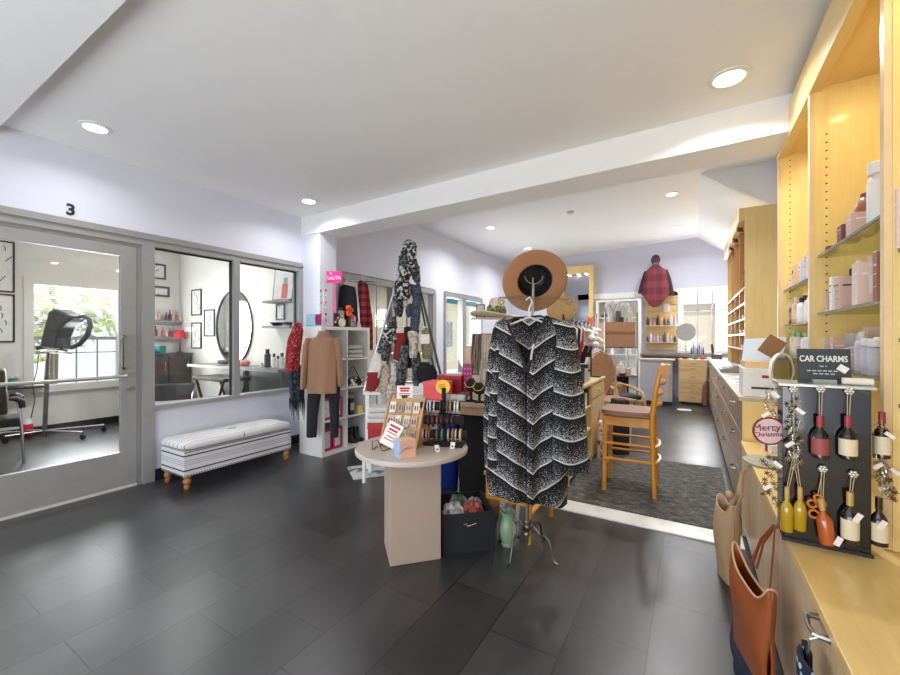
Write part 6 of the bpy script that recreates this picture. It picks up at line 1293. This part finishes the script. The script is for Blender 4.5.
t = thing('black_stool', 'slim black pedestal seat on the floor behind the bar stool', 'stool', at(620, 4.85, .0095), YAW); G().box(-.085, .085, -.085, .085, 0, .66).build('seat_body', M((34, 33, 36), .6), t, bevel=.02)
# wire shelving with the cardboard carton
WD_ = 7.9; WB_ = (621, WD_, 0); t = thing('wire_shelving', 'chrome wire shelving unit carrying the big cardboard carton', 'shelving', at(*WB_), YAW)
wz = [CAMZ - (v - HYP) / FPX * WD_ for v in (347, 376)]; ptop = CAMZ + (HYP - 312) / FPX * WD_; Z2 = [.2] + [wz[1], wz[0]]
for x in (-.32, .325):
    for y in (0, .45): G().tube([(x, y, 0), (x, y, ptop)], .016, 8).build('post', M((150, 150, 150), .3, .7), t)
for z in Z2:
    g = G().tube([(-.32, 0, z - .012), (.325, 0, z - .012)], .007, 6).tube([(-.32, .45, z - .012), (.325, .45, z - .012)], .007, 6).tube([(-.32, 0, z - .012), (-.32, .45, z - .012)], .007, 6).tube([(.325, 0, z - .012), (.325, .45, z - .012)], .007, 6)
    for k in range(12): g.tube([(-.32 + k * .0586, 0, z - .006), (-.32 + k * .0586, .45, z - .006)], .005, 5)
    g.build('wire_shelf', M((90, 90, 92), .35, .6), t)
Tm = Matrix.Translation(Vector(at(*WB_))) @ Matrix.Rotation(YAW, 4, 'Z')
def onw(x, y, z): return Tm @ Vector((x, y, z + .0008))
def wthing(name, label, cat, x, y, z, g, m, part, group=None):
    e = thing(name, label, cat, onw(x, y, z), YAW, group); g.build(part, m, e); return e
ch_ = CAMZ - (322 - HYP) / FPX * WD_ - wz[0]
e = wthing('cardboard_carton', 'big brown cardboard carton on the wire shelving', 'carton', .0, .22, wz[0], G().box(-.29, .29, -.2, .2, 0, ch_), M((178, 138, 108), .8, var=.04, name='cardboard'), 'carton_body'); G().box(-.291, .291, -.2015, -.2, ch_ * .5, ch_ * .62).build('tape', M((150, 108, 78), .5), e)
BU = M((196, 196, 190), .7, name='grey_linen_bust')
for k, (x, w_, h, lab) in enumerate(((-.10, .15, .43, 'large grey necklace bust left on the cardboard carton'), (.16, .11, .40, 'pale necklace bust right on the cardboard carton'))):
    e = thing('necklace_bust', lab, 'jewellery display', onw(x, .2, wz[0] + ch_), YAW, 'busts on the cardboard carton'); loft(G(), [(h, -.05, .05), (h * .92, -w_ * .8, w_ * .8), (h * .8, -w_, w_), (h * .35, -w_ * .45, w_ * .45), (0, -w_ * .6, w_ * .6)], .05, 20, .002, 3).build('bust', BU, e); G().tube([(-w_ * .5, -.052, h * .85), (0, -.06, h * .5), (w_ * .5, -.052, h * .85)], .006, 6).build('necklace', M((120, 116, 110), .3, .5), e)
for k, (x, c, h, lab) in enumerate(((-.03, (90, 92, 96), .22, 'dark grey jewellery card standing before the large bust'), (.03, (60, 60, 66), .10, 'small black ring box between the busts'), (.20, (206, 200, 176), .20, 'cream jewellery card before the pale bust'))):
    wthing('jewellery_card', lab, 'card', x, .06, wz[0] + ch_, G().box(-.045, .045, -.01, .03, 0, h), M(c, .6), 'card', 'cards on the cardboard carton')
for k, (x, c, r_, h, lab) in enumerate(((-.20, (196, 196, 196), .05, .24, 'silver bottle'), (-.11, (44, 44, 48), .06, .28, 'black bottle'), (-.02, (226, 220, 214), .045, .22, 'white candle'), (.06, (236, 232, 228), .05, .30, 'tall white candle'), (.08, (160, 50, 50), .06, .06, 'red candle dish'), (.20, (206, 196, 176), .06, .2, 'cream jar'))):
    if k == 4: continue
    wthing('candle', lab + ' on the middle wire shelf', 'candle', x, .14, wz[1], G().lathe([(r_, 0), (r_, h * .7), (r_ * .4, h * .8), (r_ * .4, h), (.001, h)], (0, 0, 0), 14), M(c, .4), 'body', 'candles on the wire shelf')
wthing('red_dish', 'red dish at the front of the middle wire shelf', 'dish', .05, .05, wz[1], G().lathe([(.05, 0), (.075, .05), (.07, .05), (.001, .01)], (0, 0, 0), 16), M((160, 50, 50), .4), 'dish')
e = wthing('teal_basket', 'teal basket on the lowest wire shelf', 'basket', -.12, .16, .2, G().box(-.14, .14, -.12, .12, 0, .34), M((30, 140, 146), .6), 'basket_body')
e = wthing('black_drape', 'black drape hanging inside the lower wire shelving', 'cloth', .05, .36, .2, G().grid(lambda u, v: (-.33 + .58 * u, .03 * sin(u * 30), (wz[1] - .24) * v), 40, 4), M((24, 24, 28), .9), 'drape')
# rear wall: lit maple frame
t = thing('lit_mirror', 'tall maple framed mirror with small lamps on the rear wall', 'mirror', (-2.62, YB, 1.30))
for bx in ((-.44, -.34, 0, 2.0), (.34, .44, 0, 2.0), (-.34, .34, 1.80, 2.0), (-.34, .34, 0, .1)): G().box(bx[0], bx[1], -.20, -.001, bx[2], bx[3]).build('frame_board', MAPLE, t)
G().box(-.34, .34, -.03, -.001, .1, 1.8).build('mirror_glass', M((206, 212, 226), .08, .9), t)
for x in (-.2, .05, .25): G().lathe([(.03, 1.80), (.03, 1.785), (.001, 1.784)], (x, -.12, 0), 14).build('puck_light', glow('puck_white', (1, .95, .85), 6), t)
# poncho on the wall
PB = Vector((-.74, YB - .20, 0)); t = thing('poncho_form', 'red plaid hooded poncho on a wall mounted torso form on the rear wall', 'poncho', (PB.x, PB.y, 2.0))
PR = plaid('wine_plaid', (130, 56, 62), (108, 46, 54), (84, 38, 48), .30)
G().grid(lambda u, v: ((lambda a, s: (s * cos(a) * (.06 + .15 * min(1, v * 6) + .10 * v), -.03 - .13 * abs(sin(a)) + .02 * v * sin(7 * a), 1.14 - .05 * min(1, v * 6) - v * (.62 + .34 * abs(sin(a)) ** 3)))(pi * u, 1)), 40, 16).build('poncho_cloth', PR, t, solid=.012)
G().ball((0, -.02, 1.27), .10, 16, 1, .9, 1.3).build('hood', speck('dark_wool_hood', (60, 36, 44), (110, 66, 74), 30, .4, .6), t)
G().lathe([(.05, 1.02), (.09, 1.12), (.07, 1.2)], (0, -.02, 0), 16).build('scarf_collar', M((120, 100, 100), .9), t)
for s_, m_ in ((-1, .50), (1, .42)): loft(G(), [(1.02, s_ * .20 - .05, s_ * .20 + .05), (.8, s_ * .27 - .05, s_ * .27 + .05), (m_, s_ * .34 - .05, s_ * .34 + .05)], .05, 14, .004, 3).build('sleeve', M((64, 34, 42), .9), t)
G().tube([(0, .0, 1.0), (0, .19, 1.0)], .02, 8).build('wall_bracket', BLACK, t)
# slat wall with products
t = thing('slat_panel', 'maple slat wall panel with narrow product shelves on the rear wall', 'slat panel', (-.63, YB, 1.12))
for k in range(9): G().box(-.34, .34, -.03, -.001, .005 + k * .155, .150 + k * .155).build('slat', LM, t)
for z in (.18, .58): G().box(-.34, .34, -.22, -.03, z, z + .015).build('shelf', M((206, 196, 180), .4), t)
sc_ = [(70, 84, 110), (150, 160, 176), (50, 54, 66), (200, 200, 206), (96, 60, 66), (206, 150, 120), (170, 150, 190), (190, 190, 200), (120, 76, 80), (220, 200, 186), (206, 170, 130)]
for r_, z in enumerate((.195, .595)):
    for k in range(9):
        e = thing('product_bottle', '%s bottle from the left on the %s slat panel shelf' % (ORD[k], ('lower', 'upper')[r_]), 'hair product', (-.63 - .29 + k * .072, YB - .12, 1.12 + z + .0008), 0, 'products on the slat panel'); h = .15 + .1 * ((k * 3 + r_ * 2) % 4) / 3
        G().lathe([(.027, 0), (.027, h * .7), (.012, h * .78), (.012, h), (.001, h)], (0, 0, 0), 12).build('bottle_body', M(sc_[(k * 3 + r_ * 4) % 11], .35), e)
e = thing('hair_clips_card', 'white card of hair clips pinned on the slat panel below the poncho', 'card', (-.52, YB - .031, 1.12 + .92)); G().box(-.07, .07, -.015, -.0005, 0, .2).build('card', M((214, 206, 204), .5, var=.2, scale=40), e)
# rear counter, chest and table items
t = thing('rear_counter', 'narrow dark edged counter under the rear window', 'counter', (-1.05, 10.42, 0)); RCZ = 1.04
G().box(0, 1.33, 0, .44, RCZ - .04, RCZ).build('counter_top', M((120, 108, 100), .4), t); G().box(0, .04, .02, .42, 0, RCZ - .04).build('side_panel', LMV, t); G().box(1.26, 1.30, .02, .42, 0, RCZ - .04).build('side_panel', LMV, t); G().box(.04, .66, .35, .40, .06, RCZ - .04).build('modesty_panel', M((176, 178, 190), .6), t)
CHX0, CHX1 = -.245, .27; t = thing('drawer_chest', 'pale birch chest of six drawers below the rear window', 'chest of drawers', (CHX0, 9.88, 0)); cw = CHX1 - CHX0
BIR = wood('pale_birch', (222, 188, 128), (240, 212, 158), 0, .4)
G().box(0, cw, .02, .5, .05, .93).build('carcass', BIR, t); G().box(-.01, cw + .01, 0, .51, .93, .955).build('top_board', BIR, t)
for x in (.02, cw - .06):
    for y in (.05, .44): G().box(x, x + .04, y, y + .04, 0, .05).build('foot', M((90, 70, 50), .5), t)
for z0, z1 in ((.06, .235), (.245, .34), (.35, .45), (.46, .71), (.72, .81), (.82, .92)): d_ = G().box(.01, cw - .01, 0, .02, z0, z1).build('drawer', BIR, t, bevel=.003); G().tube([(cw * .42, 0, (z0 + z1) / 2), (cw * .42, -.02, (z0 + z1) / 2), (cw * .58, -.02, (z0 + z1) / 2), (cw * .58, 0, (z0 + z1) / 2)], .006, 5).build('pull', STEEL, d_)
for k, (x, c, lab) in enumerate(((.12, (50, 52, 60), 'dark folded cloth'), (.30, (0, 122, 110), 'teal folded cloth'), (.44, (200, 50, 80), 'crimson folded cloth'))):
    e = thing('folded_cloth', lab + ' on top of the pale birch chest', 'cloth', (CHX0 + x, 10.05, .9558), .3 * k, 'cloths on the birch chest'); G().ball((0, 0, .028), .07, 14, 1, .8, .4).build('cloth', M(c, .8), e)
e = thing('grey_round_mirror', 'round grey backed mirror on a thin stand before the rear window', 'mirror', (-.12, 10.55, RCZ + .0008)); mz = CAMZ + (HYP - 332) / FPX * 9.1 - RCZ
G().lathe([(.19, -.01), (.20, 0), (.19, .01)], (0, 0, mz), 32, Matrix.Rotation(pi / 2, 4, 'X')).build('mirror_plate', M((150, 150, 150), .4), e); G().tube([(0, 0, .01), (0, 0, mz - .19)], .009, 8).lathe([(.09, 0), (.09, .012), (.001, .016)], (0, 0, 0), 18).build('stand', STEEL, e)
for k in range(7):
    e = thing('product_bottle', '%s slate bottle from the left in the row before the rear window' % ORD[k], 'hair product', (-.01 + k * .038, 10.62, RCZ + .0008), 0, 'bottles before the rear window'); h = .17 + .05 * ((k * 5) % 3); G().lathe([(.017, 0), (.017, h * .7), (.008, h * .8), (.008, h), (.001, h)], (0, 0, 0), 10).build('bottle_body', M([(70, 80, 110), (110, 120, 150), (150, 160, 180)][k % 3], .35), e)
e = thing('hair_tool_rack', 'dark rack of hair tools on the far end of the taller counter', 'tool rack', (.42, 9.9, FZ + .0008)); G().box(-.08, .1, -.25, .25, 0, .1).box(-.06, -.04, -.2, .2, .1, .22).build('rack_body', M((80, 84, 90), .4), e)
for k in range(5): G().tube([(-.05, -.18 + k * .09, .1), (-.07, -.18 + k * .09, .30)], .018, 8).build('hair_tool', M([(50, 54, 60), (150, 160, 170)][k % 2], .4), e)
e = thing('brown_bag', 'brown satchel hanging on the side of the birch chest near the floor', 'bag', (.288, 9.78, .02), pi / 2 * 0); 
loft(G(), [(.5, -.05, .0), (.40, -.10, .0), (.1, -.12, .0), (.0, -.10, .0)], .06, 18, .006, 4).build('bag_body', M((140, 96, 80), .7), e); G().tube([(-.04, 0, .45), (-.01, 0, .75), (.0, 0, .8), (-.01, .02, .45)], .008, 6).build('strap', M((140, 96, 80), .7), e)
e = thing('floor_paper', 'sheet of white paper lying on the dark tiles before the birch chest', 'paper', (-.13, 9.1, .0008), .1); G().box(-.12, .12, -.1, .1, 0, .002).build('sheet', CARD, e)
t = thing('grey_desk', 'pale grey reception desk panel left of the birch chest', 'desk', (-.95, 9.5, 0)); G().box(0, .60, 0, .03, .08, .93).build('front_panel', M((186, 188, 200), .5), t); G().box(-.03, .64, -.03, .55, .93, .96).build('desk_top', M((196, 184, 170), .4), t); G().box(0.02, .58, .02, .5, 0, .08).build('plinth', BLACK, t); G().box(.5, .54, -.02, -.0, .1, .93).build('trim_post', LMV, t)
# white display cabinet behind the carton
t = thing('white_display_cabinet', 'white display cabinet with glass shelves against the rear wall', 'cabinet', (-2.05, 10.45, 0))
for x in (0, .95): G().box(x, x + .05, 0, .44, 0, 2.35).build('side_panel', WHT, t)
G().box(0.05, .95, 0, .44, 2.30, 2.35).build('top_panel', WHT, t); G().box(.05, .95, .40, .44, 0, 2.3).build('back_panel', WHT, t)
for z in (.5, 1.0, 1.45, 1.9): G().box(.05, .95, .02, .40, z, z + .02).build('shelf', WHT, t)
for k in range(12):
    r_, c_ = divmod(k, 4); e = thing('shelf_ornament', '%s ornament from the left, %s shelf of the white display cabinet' % (ORD[c_], ('second', 'third', 'top')[r_]), 'ornament', (-2.05 + .16 + c_ * .2, 10.62, (1.02, 1.47, 1.92)[r_] + .0008), 0, 'ornaments in the white cabinet'); h = .14 + .12 * ((k * 5) % 4) / 3; G().lathe([(.05, 0), (.06, h * .4), (.03, h * .7), (.04, h), (.001, h)], (0, 0, 0), 14).build('ornament_body', M([(70, 80, 90), (206, 200, 196), (130, 140, 150), (226, 222, 218)][(k * 3) % 4], .4), e)

# ================================================================ outside
def facade():
    t = thing('street_building', 'white building across the street seen through the rear window', 'building', (0, 22, 0)); WF = M((236, 234, 230), .8, name='white_render'); BG = M((206, 190, 170), .8, name='beige_render')
    G().box(-6, 8, 0, 3, -.5, 9).build('wall', BG, t); G().box(-6, 8, -.3, 0, 3.0, 3.9).build('fascia', WF, t)
    for x in (-2.4, .9, 2.6): G().box(x, x + .5, -.35, -.05, -.5, 3.0).build('pillar', WF, t)
    for k in range(6): f = G().box(-3.2 + k * 1.4, -2.2 + k * 1.4, -.06, 0, 4.6, 6.2).build('window', M((150, 160, 166), .2), t)
    for k in range(2): f = G().box(1.75 + k * 1.4, 2.15 + k * 1.4, -.06, 0, .9, 2.0).build('window', M((120, 126, 130), .2), t)
facade()
t = thing('street_building', 'cream building beyond the teal awning outside the left storefront', 'building', (-10.0, 9.5, 0)); G().box(-1, 0, 0, 9, -.1, 4.2).build('wall', M((226, 214, 184), .8), t)
for k in range(3): G().box(0, .05, 1.2 + k * 2.4, 2.4 + k * 2.4, 1.0, 2.2).build('window', M((150, 160, 166), .2), t)
t = thing('awning', 'teal awning over the street seen through the far left storefront', 'awning', (-6.2, 11.2, 2.45)); G().hexa([(0, -1.4, 0), (.8, -1.4, .28), (.8, 1.4, .28), (0, 1.4, 0), (0, -1.4, .10), (.8, -1.4, .36), (.8, 1.4, .36), (0, 1.4, .10)]).build('awning_cloth', M((30, 140, 160), .7), t)
for y in (-1.35, 1.35): G().tube([(0.02, y, 0.02), (0.02, y, -2.45)], .03, 8).build('post', WHT, t)
def tree(label, x, y, h, r_, c1, c2, seed):
    t = thing('tree', label, 'tree', (x, y, 0), 0, 'trees outside the treatment room window'); G().tube([(0, 0, 0), (.1, .05, h * .5), (0, 0, h * .8)], [.14, .10, .05], 10).build('trunk', M((110, 96, 80), .9), t)
    g = G(); rr = random.Random(seed)
    for k in range(260):
        a, b, q = rr.uniform(0, 2 * pi), math.acos(rr.uniform(-1, 1)), r_ * rr.uniform(.3, 1) ** .5; c = Vector((q * sin(b) * cos(a), q * sin(b) * sin(a), h * .62 + q * cos(b) * 1.2)); s = rr.uniform(.10, .22)
        g.add([c + Vector((rr.uniform(-s, s), rr.uniform(-s, s), rr.uniform(-s, s))) for _ in range(3)], [(0, 1, 2)])
    o = g.build('foliage', speck('foliage_%d' % seed, c1, c2, 3, .4, .6), t, smooth=False); o['kind'] = 'stuff'
tree('pale green tree outside, right half of the treatment room window', -12.0, 4.3, 3.6, .85, (150, 170, 100), (206, 214, 150), 1)
tree('yellow green tree outside, centre of the treatment room window', -12.0, 2.5, 3.0, .85, (186, 186, 110), (220, 216, 160), 2)
tree('grey green tree outside, left half of the treatment room window', -14.6, 3.6, 3.8, 1.2, (140, 156, 130), (196, 204, 180), 3)
